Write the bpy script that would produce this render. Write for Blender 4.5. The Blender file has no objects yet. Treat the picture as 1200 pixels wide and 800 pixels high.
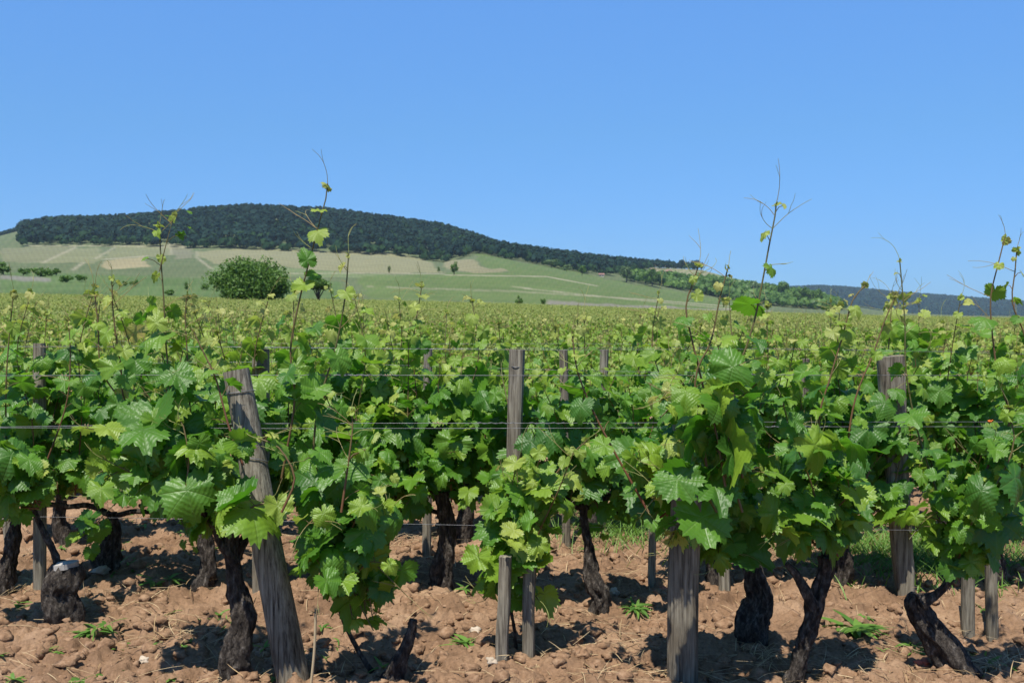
import bpy, math, random
import numpy as np
from mathutils import Vector

# ------------------------------------------------------------------ camera, sky, sun, exposure
SC = bpy.context.scene
COL = SC.collection
F_PX, H_CAM = 1200.0, 1.25
PITCH = math.atan(35.0 / F_PX)                 # horizon sits at row 365 of 800
cam_d = bpy.data.cameras.new("camera")
cam_d.lens, cam_d.sensor_width = 36.0, 36.0
cam_d.clip_start, cam_d.clip_end = 0.05, 30000
cam_d.dof.use_dof = True
cam_d.dof.focus_distance = 3.9
cam_d.dof.aperture_fstop = 9.0
cam = bpy.data.objects.new("camera", cam_d)
cam.location = (0, 0, H_CAM)
cam.rotation_euler = (math.pi / 2 - PITCH, 0, 0)
COL.objects.link(cam)
SC.camera = cam

SUN_EL, SUN_AZ = math.radians(65), math.radians(203)      # azimuth clockwise from +Y: behind the camera, to its left
world = bpy.data.worlds.new("World")
SC.world = world
world.use_nodes = True
wn = world.node_tree.nodes
wl = world.node_tree.links
wn.clear()
sky = wn.new("ShaderNodeTexSky")
sky.sky_type = 'NISHITA'
sky.sun_disc = False
sky.sun_elevation = SUN_EL
sky.sun_rotation = SUN_AZ
sky.altitude = 200
sky.air_density = 1.0
sky.dust_density = 0.0
sky.ozone_density = 4.0
tc = wn.new("ShaderNodeTexCoord")                # deeper blue towards the horizon than the clean-air model gives
sxyz = wn.new("ShaderNodeSeparateXYZ")
wl.new(tc.outputs['Generated'], sxyz.inputs[0])
grad = wn.new("ShaderNodeValToRGB")
ge = grad.color_ramp.elements
while len(ge) < 5:
    ge.new(.5)
for el, (p, c) in zip(ge, ((0.0, (.23, .44, .88)), (.062, (.285, .52, .91)), (.17, (.44, .734, 1.02)), (.29, (.61, .97, 1.32)), (.6, (.60, .95, 1.3)))):
    el.position = p
    el.color = (*c, 1)
wl.new(sxyz.outputs[2], grad.inputs[0])
tint = wn.new("ShaderNodeMix")
tint.data_type = 'RGBA'
tint.blend_type = 'MULTIPLY'
tint.inputs[0].default_value = 1.0
wl.new(grad.outputs[0], tint.inputs[7])
bg = wn.new("ShaderNodeBackground")
bg.inputs[1].default_value = 0.0905
wo = wn.new("ShaderNodeOutputWorld")
wl.new(sky.outputs[0], tint.inputs[6])
wl.new(tint.outputs[2], bg.inputs[0])
wl.new(bg.outputs[0], wo.inputs[0])

sun_d = bpy.data.lights.new("sun", 'SUN')
sun_d.energy = 5.0
sun_d.angle = math.radians(0.53)
sun_d.color = (1.0, 0.95, 0.86)
sun = bpy.data.objects.new("sun", sun_d)
sdir = Vector((math.sin(SUN_AZ) * math.cos(SUN_EL), math.cos(SUN_AZ) * math.cos(SUN_EL), math.sin(SUN_EL)))
sun.rotation_euler = sdir.to_track_quat('Z', 'Y').to_euler()
sun.location = (-3, -6, 20)
COL.objects.link(sun)

SC.view_settings.view_transform = 'Standard'
SC.view_settings.look = 'None'
SC.view_settings.exposure = 0.62
SC.view_settings.gamma = 1.0
SC.view_settings.use_curve_mapping = False
SC.render.engine = 'CYCLES'
SC.cycles.use_denoising = True
SC.cycles.max_bounces = 8
SC.cycles.transmission_bounces = 6
SC.cycles.volume_bounces = 1

random.seed(7)
RNG = np.random.default_rng(11)
U = random.uniform

# ------------------------------------------------------------------ helpers
CP, SP = math.cos(PITCH), math.sin(PITCH)


def P(px, py, D):
    """the place point at depth D that a pixel of the 1200 x 800 photograph looks at"""
    u, v = (px - 600) / F_PX, (400 - py) / F_PX
    dy, dz = CP + v * SP, -SP + v * CP
    s = D / dy
    return np.array((u * s, D, H_CAM + dz * s))


def pix_to_z(py, D):
    v = (400 - py) / F_PX
    return H_CAM + (-SP + v * CP) / (CP + v * SP) * D


def to_pix(x, y, z):
    dz = z - H_CAM
    f = y * CP - dz * SP
    return 600 + F_PX * x / f, 400 - F_PX * (y * SP + dz * CP) / f


def depth_of(py):
    """depth at which flat ground shows on row py"""
    v = (400 - py) / F_PX
    return -H_CAM / ((-SP + v * CP) / (CP + v * SP))


def hash3(i, j, k):
    h = (i * 374761393 + j * 668265263 + k * 2147483647 * 7 + 1274126177) & 0xFFFFFFFF
    h = ((h ^ (h >> 13)) * 1274126177) & 0xFFFFFFFF
    h = ((h ^ (h >> 16)) * 2246822519) & 0xFFFFFFFF
    return ((h ^ (h >> 15)) & 0xFFFFFF) / float(0xFFFFFF)


def vnoise(x, y, z=0.0):
    x, y, z = np.broadcast_arrays(np.asarray(x, float), np.asarray(y, float), np.asarray(z, float))
    i, j, k = np.floor(x).astype(np.int64), np.floor(y).astype(np.int64), np.floor(z).astype(np.int64)
    a, b, c = x - i, y - j, z - k
    a, b, c = a * a * (3 - 2 * a), b * b * (3 - 2 * b), c * c * (3 - 2 * c)
    r = 0
    for di in (0, 1):
        for dj in (0, 1):
            for dk in (0, 1):
                w = (a if di else 1 - a) * (b if dj else 1 - b) * (c if dk else 1 - c)
                r = r + w * hash3(i + di, j + dj, k + dk)
    return r * 2 - 1


def fbm(x, y, z=0.0, oct=3):
    r, a, f = 0, 1.0, 1.0
    for o in range(oct):
        r = r + a * vnoise(np.asarray(x) * f + 17 * o, np.asarray(y) * f - 9 * o, np.asarray(z) * f + 5 * o)
        a *= 0.5
        f *= 2.03
    return r


def worley_bump(x, y, scale, seed, fill=0.8):
    """rounded lumps, one in each lattice cell, of random size and height"""
    x, y = x * scale, y * scale
    i, j = np.floor(x).astype(np.int64), np.floor(y).astype(np.int64)
    best = np.zeros_like(x)
    for di in (-1, 0, 1):
        for dj in (-1, 0, 1):
            ci, cj = i + di, j + dj
            h1, h2, h3 = hash3(ci, cj, ci * 0 + seed), hash3(ci, cj, ci * 0 + seed + 1), hash3(ci, cj, ci * 0 + seed + 2)
            d = np.hypot(x - ci - h1, (y - cj - h2))
            rad = 0.25 + 0.55 * h3
            b = np.sqrt(np.clip(1 - (d / rad) ** 2, 0, 1)) * rad * (hash3(ci, cj, ci * 0 + seed + 3) < fill)
            best = np.maximum(best, b)
    return best


class MB:
    """collects shapes into one mesh"""

    def __init__(self):
        self.V, self.F, self.T, self.UV, self.n = [], [], [], [], 0

    def add(self, v, f, mat=0, tint=0.0, uv=None):
        v = np.asarray(v, float).reshape(-1, 3)
        f = np.asarray(f, np.int64)
        self.V.append(v)
        self.F.append((f + self.n, mat))
        t = np.asarray(tint, float)
        self.T.append(np.full(len(v), float(t)) if t.ndim == 0 else t)
        self.UV.append(np.zeros((len(v), 2)) if uv is None else uv)
        self.n += len(v)

    def build(self, name, mats, parent=None, smooth=True, link=True):
        me = bpy.data.meshes.new(name)
        V = np.concatenate(self.V)
        T = np.concatenate(self.T)
        UV = np.concatenate(self.UV)
        loops = np.concatenate([f.ravel() for f, m in self.F])
        sizes = np.concatenate([np.full(len(f), f.shape[1]) for f, m in self.F])
        mi = np.concatenate([np.full(len(f), m) for f, m in self.F])
        me.vertices.add(len(V))
        me.vertices.foreach_set("co", V.ravel())
        me.loops.add(len(loops))
        me.loops.foreach_set("vertex_index", loops.astype(np.int32))
        me.polygons.add(len(sizes))
        me.polygons.foreach_set("loop_start", np.concatenate(([0], np.cumsum(sizes)[:-1])).astype(np.int32))
        me.polygons.foreach_set("loop_total", sizes.astype(np.int32))
        me.polygons.foreach_set("material_index", mi.astype(np.int32))
        me.polygons.foreach_set("use_smooth", np.full(len(sizes), smooth))
        a = me.attributes.new("tint", 'FLOAT', 'POINT')
        a.data.foreach_set("value", T)
        u = me.uv_layers.new(name="leaf")
        u.data.foreach_set("uv", UV[loops].ravel())
        for m in (mats if isinstance(mats, (list, tuple)) else [mats]):
            me.materials.append(m)
        me.update()
        me.validate()
        o = bpy.data.objects.new(name, me)
        if link:
            COL.objects.link(o)
        if parent is not None:
            o.parent = parent
            o.location = tuple(-c for c in parent.location)     # meshes are laid out in place coordinates
        return o


def tag(o, label=None, cat=None, group=None, kind=None):
    if label: o["label"] = label
    if cat: o["category"] = cat
    if group: o["group"] = group
    if kind: o["kind"] = kind
    return o


def empty(name, loc):
    o = bpy.data.objects.new(name, None)
    o.location = tuple(loc)
    o.empty_display_size = 0.1
    COL.objects.link(o)
    return o


def smooth_path(pts, step):
    """Catmull-Rom through points (n, k), resampled about every step"""
    pts = np.asarray(pts, float)
    if len(pts) < 3:
        n = max(2, int(np.linalg.norm(pts[-1, :3] - pts[0, :3]) / step) + 1)
        return pts[0] + (pts[-1] - pts[0]) * np.linspace(0, 1, n)[:, None]
    p = np.vstack((2 * pts[0] - pts[1], pts, 2 * pts[-1] - pts[-2]))
    out = []
    for i in range(1, len(p) - 2):
        n = max(1, int(np.linalg.norm(p[i + 1, :3] - p[i, :3]) / step))
        t = np.linspace(0, 1, n, endpoint=False)[:, None]
        a, b, c, d = p[i - 1], p[i], p[i + 1], p[i + 2]
        out.append(0.5 * (2 * b + (c - a) * t + (2 * a - 5 * b + 4 * c - d) * t ** 2 + (3 * b - a - 3 * c + d) * t ** 3))
    out.append(pts[-1:])
    return np.vstack(out)


def frames(pts):
    t = np.gradient(pts, axis=0)
    t /= np.linalg.norm(t, axis=1)[:, None] + 1e-9
    n = np.zeros_like(t)
    ref = np.array((0., 1., 0.)) if abs(t[0][1]) < 0.9 else np.array((1., 0., 0.))
    a = np.cross(t[0], ref)
    n[0] = a / np.linalg.norm(a)
    for i in range(1, len(t)):
        a = n[i - 1] - t[i] * np.dot(n[i - 1], t[i])
        n[i] = a / (np.linalg.norm(a) + 1e-9)
    return t, n, np.cross(t, n)


def tube(mb, pts, rad, seg=5, mat=0, tint=0.0, cap=True, radial=None):
    pts = np.asarray(pts, float)
    m = len(pts)
    rad = np.broadcast_to(np.asarray(rad, float), (m,))
    t, n, b = frames(pts)
    th = np.arange(seg) * 2 * math.pi / seg
    R = rad[:, None] * np.ones(seg)
    if radial is not None:
        R = R * radial(th[None, :], np.linspace(0, 1, m)[:, None], pts)
    v = pts[:, None, :] + R[:, :, None] * (np.cos(th)[None, :, None] * n[:, None, :] + np.sin(th)[None, :, None] * b[:, None, :])
    i, j = np.meshgrid(np.arange(m - 1), np.arange(seg), indexing='ij')
    j2 = (j + 1) % seg
    f = np.stack((i * seg + j, i * seg + j2, (i + 1) * seg + j2, (i + 1) * seg + j), -1).reshape(-1, 4)
    v = v.reshape(-1, 3)
    tt = np.repeat(np.broadcast_to(np.asarray(tint, float), (m,)), seg)
    base = mb.n
    mb.add(v, f, mat, tt)
    if cap:
        for k, s in ((0, 1), (m - 1, -1)):
            c = np.vstack((v[k * seg:(k + 1) * seg], pts[k:k + 1]))
            ff = [(q, (q + 1) % seg, seg)[::-s] for q in range(seg)]
            mb.add(c, ff, mat, tt[k * seg])


# ------------------------------------------------------------------ materials
def mat(name, build):
    m = bpy.data.materials.new(name)
    m.use_nodes = True
    nt = m.node_tree
    nt.nodes.clear()
    out = nt.nodes.new("ShaderNodeOutputMaterial")
    build(nt.nodes, nt.links, out)
    return m


def nd(N, t, **k):
    n = N.new(t)
    for a, v in k.items():
        setattr(n, a, v)
    return n


def ramp(N, stops, interp='LINEAR'):
    r = N.new("ShaderNodeValToRGB")
    r.color_ramp.interpolation = interp
    e = r.color_ramp.elements
    while len(e) < len(stops):
        e.new(0.5)
    for el, (p, c) in zip(e, stops):
        el.position = p
        el.color = (*c, 1)
    return r


def mth(N, L, op, a, b=None, clamp=False):
    n = N.new("ShaderNodeMath")
    n.operation = op
    n.use_clamp = clamp
    for k, v in enumerate((a, b)):
        if v is None: continue
        if isinstance(v, (int, float)): n.inputs[k].default_value = v
        else: L.new(v, n.inputs[k])
    return n.outputs[0]


def mixc(N, L, fac, a, b, mode='MIX'):
    n = N.new("ShaderNodeMix")
    n.data_type = 'RGBA'
    n.blend_type = mode
    for k, v in ((0, fac), (6, a), (7, b)):
        if isinstance(v, (int, float)): n.inputs[k].default_value = v
        elif isinstance(v, tuple): n.inputs[k].default_value = (*v, 1)
        else: L.new(v, n.inputs[k])
    return n.outputs[2]


def vine_leaf(N, L, out):
    at = nd(N, "ShaderNodeAttribute", attribute_name="tint")
    uv = nd(N, "ShaderNodeUVMap", uv_map="leaf")
    base = ramp(N, [(0, (.046, .140, .017)), (.3, (.094, .225, .019)), (.55, (.19, .305, .025)), (.8, (.28, .36, .06)), (1, (.38, .39, .11))])
    tr = ramp(N, [(0, (.08, .26, .012)), (.3, (.13, .34, .016)), (.55, (.24, .42, .03)), (.8, (.40, .47, .08)), (1, (.48, .42, .12))])
    L.new(at.outputs['Fac'], base.inputs[0])
    L.new(at.outputs['Fac'], tr.inputs[0])
    # veins: distance to five rays from the petiole, in leaf coordinates
    sep = nd(N, "ShaderNodeSeparateXYZ")
    L.new(uv.outputs[0], sep.inputs[0])
    ax = mth(N, L, 'ABSOLUTE', sep.outputs[0])
    best = None
    for ang in (0, 52, 108):
        s, c = math.sin(math.radians(ang)), math.cos(math.radians(ang))
        d = mth(N, L, 'ABSOLUTE', mth(N, L, 'SUBTRACT', mth(N, L, 'MULTIPLY', ax, c), mth(N, L, 'MULTIPLY', sep.outputs[1], s)))
        along = mth(N, L, 'ADD', mth(N, L, 'MULTIPLY', ax, s), mth(N, L, 'MULTIPLY', sep.outputs[1], c))
        neg = mth(N, L, 'MULTIPLY', mth(N, L, 'LESS_THAN', along, 0.0), 1.0)
        d = mth(N, L, 'ADD', d, neg)
        best = d if best is None else mth(N, L, 'MINIMUM', best, d)
    vein = mth(N, L, 'SUBTRACT', 1.0, mth(N, L, 'DIVIDE', best, 0.022), True)
    w = nd(N, "ShaderNodeTexWave", wave_type='BANDS', bands_direction='DIAGONAL')
    w.inputs['Scale'].default_value = 5.0
    w.inputs['Distortion'].default_value = 2.5
    comb = nd(N, "ShaderNodeCombineXYZ")
    L.new(ax, comb.inputs[0])
    L.new(sep.outputs[1], comb.inputs[1])
    L.new(comb.outputs[0], w.inputs[0])
    noi = nd(N, "ShaderNodeTexNoise")
    noi.inputs['Scale'].default_value = 9.0
    noi.inputs['Detail'].default_value = 3.0
    geo = nd(N, "ShaderNodeNewGeometry")
    L.new(geo.outputs['Position'], noi.inputs['Vector'])
    noi2 = nd(N, "ShaderNodeTexNoise")
    noi2.inputs['Scale'].default_value = 85.0
    noi2.inputs['Detail'].default_value = 2.0
    L.new(geo.outputs['Position'], noi2.inputs['Vector'])
    col = mixc(N, L, mth(N, L, 'MULTIPLY', vein, 0.28), base.outputs[0], (.16, .24, .07))
    var = ramp(N, [(.3, (.78, .82, .78)), (.7, (1.2, 1.16, 1.1))])
    L.new(noi.outputs[0], var.inputs[0])
    col = mixc(N, L, 1.0, col, var.outputs[0], 'MULTIPLY')
    b = nd(N, "ShaderNodeBump")
    b.inputs['Strength'].default_value = 0.28
    b.inputs['Distance'].default_value = 0.012
    hgt = mth(N, L, 'ADD', mth(N, L, 'MULTIPLY', noi2.outputs[0], 0.7), mth(N, L, 'ADD', mth(N, L, 'MULTIPLY', w.outputs[1], 0.25), mth(N, L, 'MULTIPLY', vein, -0.5)))
    L.new(hgt, b.inputs['Height'])
    p = nd(N, "ShaderNodeBsdfPrincipled")
    L.new(col, p.inputs['Base Color'])
    p.inputs['Roughness'].default_value = 0.46
    p.inputs['Specular IOR Level'].default_value = 0.5
    L.new(b.outputs[0], p.inputs['Normal'])
    t = nd(N, "ShaderNodeBsdfTranslucent")
    L.new(tr.outputs[0], t.inputs[0])
    mx = nd(N, "ShaderNodeMixShader")
    mx.inputs[0].default_value = 0.44
    L.new(p.outputs[0], mx.inputs[1])
    L.new(t.outputs[0], mx.inputs[2])
    L.new(mx.outputs[0], out.inputs[0])


def foliage_mat(c0, c1, trc, trf=0.25, rough=0.6):
    def f(N, L, out):
        at = nd(N, "ShaderNodeAttribute", attribute_name="tint")
        col = mixc(N, L, at.outputs['Fac'], c0, c1)
        p = nd(N, "ShaderNodeBsdfPrincipled")
        L.new(col, p.inputs['Base Color'])
        p.inputs['Roughness'].default_value = rough
        p.inputs['Specular IOR Level'].default_value = 0.3 if rough < .7 else .05
        t = nd(N, "ShaderNodeBsdfTranslucent")
        t.inputs[0].default_value = (*trc, 1)
        mx = nd(N, "ShaderNodeMixShader")
        mx.inputs[0].default_value = trf
        L.new(p.outputs[0], mx.inputs[1])
        L.new(t.outputs[0], mx.inputs[2])
        L.new(mx.outputs[0], out.inputs[0])
    return f


def rough_mat(stops, scale, stretch=(1, 1, 1), bump=0.5, dist=0.01, rough=0.85, detail=6, use_tint=None, spec=0.3):
    def f(N, L, out):
        tc = nd(N, "ShaderNodeTexCoord")
        mp = nd(N, "ShaderNodeMapping")
        mp.inputs['Scale'].default_value = stretch
        L.new(tc.outputs['Object'], mp.inputs[0])
        n = nd(N, "ShaderNodeTexNoise")
        n.inputs['Scale'].default_value = scale
        n.inputs['Detail'].default_value = detail
        n.inputs['Roughness'].default_value = 0.65
        L.new(mp.outputs[0], n.inputs['Vector'])
        r = ramp(N, stops)
        L.new(n.outputs[0], r.inputs[0])
        col = r.outputs[0]
        if use_tint:
            at = nd(N, "ShaderNodeAttribute", attribute_name="tint")
            col = mixc(N, L, at.outputs['Fac'], col, use_tint)
        b = nd(N, "ShaderNodeBump")
        b.inputs['Strength'].default_value = bump
        b.inputs['Distance'].default_value = dist
        L.new(n.outputs[0], b.inputs['Height'])
        p = nd(N, "ShaderNodeBsdfPrincipled")
        L.new(col, p.inputs['Base Color'])
        p.inputs['Roughness'].default_value = rough
        p.inputs['Specular IOR Level'].default_value = spec
        L.new(b.outputs[0], p.inputs['Normal'])
        L.new(p.outputs[0], out.inputs[0])
    return f


def post_wood(N, L, out):
    tc = nd(N, "ShaderNodeTexCoord")
    mp = nd(N, "ShaderNodeMapping")
    mp.inputs['Scale'].default_value = (105, 105, 4.5)
    L.new(tc.outputs['Object'], mp.inputs[0])
    n = nd(N, "ShaderNodeTexNoise")
    n.inputs['Scale'].default_value = 1.0
    n.inputs['Detail'].default_value = 5
    n.inputs['Roughness'].default_value = .7
    L.new(mp.outputs[0], n.inputs['Vector'])
    mp2 = nd(N, "ShaderNodeMapping")
    mp2.inputs['Scale'].default_value = (9, 9, 4)
    L.new(tc.outputs['Object'], mp2.inputs[0])
    n2 = nd(N, "ShaderNodeTexNoise")
    n2.inputs['Scale'].default_value = 1.0
    n2.inputs['Detail'].default_value = 4
    L.new(mp2.outputs[0], n2.inputs['Vector'])
    grain = ramp(N, [(.30, (.022, .018, .014)), (.43, (.115, .102, .080)), (.58, (.225, .208, .165)), (.8, (.33, .31, .26))])
    L.new(n.outputs[0], grain.inputs[0])
    blot = ramp(N, [(.3, (.55, .49, .42)), (.52, (1, .97, .92)), (.75, (1.18, 1.16, 1.14))])
    L.new(n2.outputs[0], blot.inputs[0])
    col = mixc(N, L, 1.0, grain.outputs[0], blot.outputs[0], 'MULTIPLY')
    b = nd(N, "ShaderNodeBump")
    b.inputs['Strength'].default_value = .7
    b.inputs['Distance'].default_value = .006
    L.new(n.outputs[0], b.inputs['Height'])
    p = nd(N, "ShaderNodeBsdfPrincipled")
    L.new(col, p.inputs['Base Color'])
    p.inputs['Roughness'].default_value = .85
    p.inputs['Specular IOR Level'].default_value = .25
    L.new(b.outputs[0], p.inputs['Normal'])
    L.new(p.outputs[0], out.inputs[0])


def ground_mat(N, L, out):
    at = nd(N, "ShaderNodeAttribute", attribute_name="land")
    msk = nd(N, "ShaderNodeAttribute", attribute_name="near")
    geo = nd(N, "ShaderNodeNewGeometry")
    n1 = nd(N, "ShaderNodeTexNoise")
    n1.inputs['Scale'].default_value = 3.0
    n1.inputs['Detail'].default_value = 8
    n1.inputs['Roughness'].default_value = .6
    L.new(geo.outputs['Position'], n1.inputs['Vector'])
    n2 = nd(N, "ShaderNodeTexNoise")
    n2.inputs['Scale'].default_value = 70.0
    n2.inputs['Detail'].default_value = 6
    n2.inputs['Roughness'].default_value = .7
    L.new(geo.outputs['Position'], n2.inputs['Vector'])
    soil = ramp(N, [(.3, (.130, .075, .042)), (.5, (.225, .137, .080)), (.7, (.32, .21, .13))])
    L.new(n1.outputs[0], soil.inputs[0])
    grit = ramp(N, [(.3, (.68, .66, .64)), (.5, (1, 1, 1)), (.72, (1.28, 1.27, 1.24))])
    L.new(n2.outputs[0], grit.inputs[0])
    s = mixc(N, L, 1.0, soil.outputs[0], grit.outputs[0], 'MULTIPLY')
    n3 = nd(N, "ShaderNodeTexNoise")
    n3.inputs['Scale'].default_value = .06
    n3.inputs['Detail'].default_value = 7
    n3.inputs['Roughness'].default_value = .7
    L.new(geo.outputs['Position'], n3.inputs['Vector'])
    lv = ramp(N, [(.3, (.78, .8, .76)), (.7, (1.2, 1.18, 1.2))])
    L.new(n3.outputs[0], lv.inputs[0])
    land = mixc(N, L, 1.0, at.outputs['Color'], lv.outputs[0], 'MULTIPLY')
    col = mixc(N, L, msk.outputs['Fac'], land, s)
    b = nd(N, "ShaderNodeBump")
    b.inputs['Strength'].default_value = .9
    b.inputs['Distance'].default_value = .012
    L.new(mth(N, L, 'MULTIPLY', n2.outputs[0], msk.outputs['Fac']), b.inputs['Height'])
    p = nd(N, "ShaderNodeBsdfPrincipled")
    L.new(col, p.inputs['Base Color'])
    p.inputs['Roughness'].default_value = .95
    p.inputs['Specular IOR Level'].default_value = .15
    L.new(b.outputs[0], p.inputs['Normal'])
    L.new(p.outputs[0], out.inputs[0])


M = {}
M['leaf'] = mat("vine_leaf", vine_leaf)
M['cane'] = mat("cane", foliage_mat((.075, .09, .025), (.15, .055, .032), (.1, .1, .02), 0.0, .5))
M['tendril'] = mat("tendril", foliage_mat((.26, .30, .09), (.30, .22, .10), (.2, .2, .05), 0.15, .5))
M['bark'] = mat("vine_bark", rough_mat([(.32, (.008, .006, .005)), (.46, (.036, .028, .022)), (.57, (.085, .070, .056)), (.72, (.22, .195, .165))],
                                      42, (1.5, 1.5, .7), 1.0, .03, .9, 9, (.30, .28, .26)))
M['post'] = mat("weathered_wood", post_wood)
M['cut'] = mat("cut_wood", rough_mat([(.3, (.20, .18, .16)), (.6, (.36, .34, .31)), (.8, (.46, .44, .41))], 30, (1, 1, 1), .4, .004, .8))
M['ground'] = mat("ground", ground_mat)
M['clod'] = mat("clod", rough_mat([(.3, (.120, .068, .037)), (.5, (.215, .126, .070)), (.72, (.32, .21, .13))], 45, (1, 1, 1), .9, .01, .95))
M['straw'] = mat("straw", foliage_mat((.30, .20, .10), (.52, .41, .25), (.4, .3, .15), .15, .7))
M['weed'] = mat("weed", foliage_mat((.055, .135, .022), (.14, .25, .045), (.18, .36, .03), .3, .5))
M['stone'] = mat("stone", rough_mat([(.3, (.30, .24, .17)), (.7, (.44, .37, .29))], 20, (1, 1, 1), .4, .004))
M['tile'] = mat("tile_chip", rough_mat([(.3, (.30, .085, .05)), (.7, (.40, .14, .085))], 20, (1, 1, 1), .4, .004))
M['conifer'] = mat("conifer", foliage_mat((.007, .021, .019), (.019, .045, .032), (.015, .04, .01), .10, .75))
M['broadleaf'] = mat("broadleaf", foliage_mat((.042, .10, .016), (.12, .21, .034), (.15, .30, .03), .28, .55))
M['wood_edge'] = mat("wood_edge", foliage_mat((.016, .042, .018), (.042, .088, .030), (.06, .14, .02), .18, .75))
M['pale_tree'] = mat("pale_tree", foliage_mat((.05, .10, .03), (.13, .19, .06), (.14, .24, .05), .2, .6))
M['tree_bark'] = mat("tree_bark", rough_mat([(.3, (.03, .024, .018)), (.7, (.10, .08, .06))], 8, (1, 1, .3), .6, .05))
M['far_vine'] = mat("far_vine", foliage_mat((.105, .160, .028), (.27, .29, .07), (.26, .34, .05), .32, .55))


def metal(N, L, out):
    p = nd(N, "ShaderNodeBsdfPrincipled")
    tc = nd(N, "ShaderNodeTexCoord")
    n = nd(N, "ShaderNodeTexNoise")
    n.inputs['Scale'].default_value = 40
    L.new(tc.outputs['Object'], n.inputs['Vector'])
    r = ramp(N, [(.3, (.09, .09, .095)), (.7, (.20, .205, .215))])
    L.new(n.outputs[0], r.inputs[0])
    L.new(r.outputs[0], p.inputs['Base Color'])
    p.inputs['Metallic'].default_value = .4
    p.inputs['Roughness'].default_value = .45
    L.new(p.outputs[0], out.inputs[0])


M['wire'] = mat("galvanised_wire", metal)
M['render'] = mat("wall_render", rough_mat([(.3, (.34, .30, .25)), (.7, (.44, .40, .34))], 2, (1, 1, 1), .1, .01))
M['roof'] = mat("roof_tile", rough_mat([(.3, (.20, .11, .09)), (.7, (.28, .16, .13))], 2, (1, 1, 1), .2, .02))
M['glass'] = mat("dark_window", rough_mat([(.3, (.03, .035, .04)), (.7, (.05, .055, .06))], 2, (1, 1, 1), .0, .01, .25))
M['orange'] = mat("orange_plastic", rough_mat([(.3, (.65, .13, .02)), (.7, (.75, .18, .03))], 30, (1, 1, 1), .1, .002, .5))

# ------------------------------------------------------------------ terrain
PX = np.array([-300, 0, 28, 60, 150, 230, 290, 380, 450, 520, 560, 590, 640, 700, 760, 820, 850, 900, 960, 1000, 1050, 1200, 1500], float)
Y_FIELD = np.interp(PX, [0, 300, 450, 600, 800, 1000, 1200], [344, 350, 352, 356, 363, 369, 373])
Y_BASE = np.array([292, 292, 291, 289, 290, 292, 293, 297, 300, 308, 300, 304, 313, 326, 337, 350, 354, 359, 364, 366, 369, 371, 372], float)
Y_TOP = np.array([274, 270, 262, 256, 252, 244, 240, 243, 252, 262, 276, 287, 293, 300, 304, 307, 321, 331, 345, 355, 363, 370, 371], float)
Y_FAR = np.interp(PX, [0, 850, 960, 1000, 1050, 1100, 1150, 1200, 1500], [340, 340, 335, 337, 342, 347, 350, 353, 358])
Z_C = []
for k in range(len(PX)):
    Z_C.append([0.0, pix_to_z(Y_FIELD[k], 160) - .80, pix_to_z(Y_BASE[k], 900), pix_to_z(Y_TOP[k], 1500) - (12 if PX[k] < 850 else 4),
                pix_to_z(Y_TOP[k] + 12, 2300) - 20, pix_to_z(Y_FAR[k], 4200) - 13, 0.0])
Z_C = np.array(Z_C)
Z_C[:, 6] = Z_C[:, 5] * .4
Y_C = np.array([6.0, 160, 900, 1500, 2300, 4150, 5200])


def terrain(x, y):
    """broad shape of the land (no clods)"""
    x, y = np.asarray(x, float), np.asarray(y, float)
    yy = np.maximum(np.hypot(x, y) * .8, y)
    px = np.clip(600 + F_PX * x / np.maximum(y, 1e-3), -300, 1500)
    px = np.where(y <= 0.5, np.where(x > 0, 1500, -300), px)
    z = np.zeros(np.broadcast(x, y).shape)
    zc = [np.interp(px, PX, Z_C[:, k]) for k in range(7)]
    for k in range(6):
        t = np.clip((yy - Y_C[k]) / (Y_C[k + 1] - Y_C[k]), 0, 1)
        if k in (2,):
            t = .5 * t + .5 * np.sin(t * math.pi / 2)
        elif k in (3, 4):
            t = t * t * (3 - 2 * t)
        z = z + (zc[k + 1] - zc[k]) * t
    big = np.clip((yy - 150) / 600, 0, 1)
    return z * np.where(y > 0.5, 1, np.clip(1 - np.abs(x) * 0, 0, 0.3)) + big * 1.2 * vnoise(x / 90, yy / 120)


def soil_relief(x, y):
    r = np.hypot(x, y)
    w = np.clip((11 - r) / 4, 0, 1)
    z = .035 * fbm(x * 1.3, y * 1.3, 3.1, 3)
    z = z + .030 * worley_bump(x + .04 * vnoise(x * 14, y * 14), y + .04 * vnoise(x * 14 + 7, y * 14), 7.0, 5, .7)
    z = z + .022 * worley_bump(x + .02 * vnoise(x * 25, y * 25), y, 15.0, 15, .7)
    z = z + .013 * worley_bump(x, y, 34.0, 25, .7)
    z = z - .022 * (np.abs(vnoise(x * 19, y * 19, 4.4)) < .0) + .016 * fbm(x * 16, y * 16, 1.7, 2)
    z = z - .020 * np.clip(.28 - np.abs(vnoise(x * 13 + 3, y * 13, 6.1)), 0, 1) / .28 * (.5 + .5 * vnoise(x * 3, y * 3, 2.2))
    z = z + .010 * fbm(x * 44, y * 44, 9.7, 2)
    pit = np.clip(vnoise(x * 9 + 31, y * 11, 3.3) + .5 * vnoise(x * 23, y * 27, 1.3) - .35, 0, 1)
    z = z - .05 * pit
    return z * w


def ground_z(x, y):
    return terrain(x, y) + soil_relief(np.asarray(x, float), np.asarray(y, float))


def inside(poly, x, y):
    c = np.zeros(x.shape, bool)
    q = poly[-1]
    for p in poly:
        hit = ((p[1] > y) != (q[1] > y)) & (x < (q[0] - p[0]) * (y - p[1]) / (q[1] - p[1] + 1e-12) + p[0])
        c ^= hit
        q = p
    return c


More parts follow.
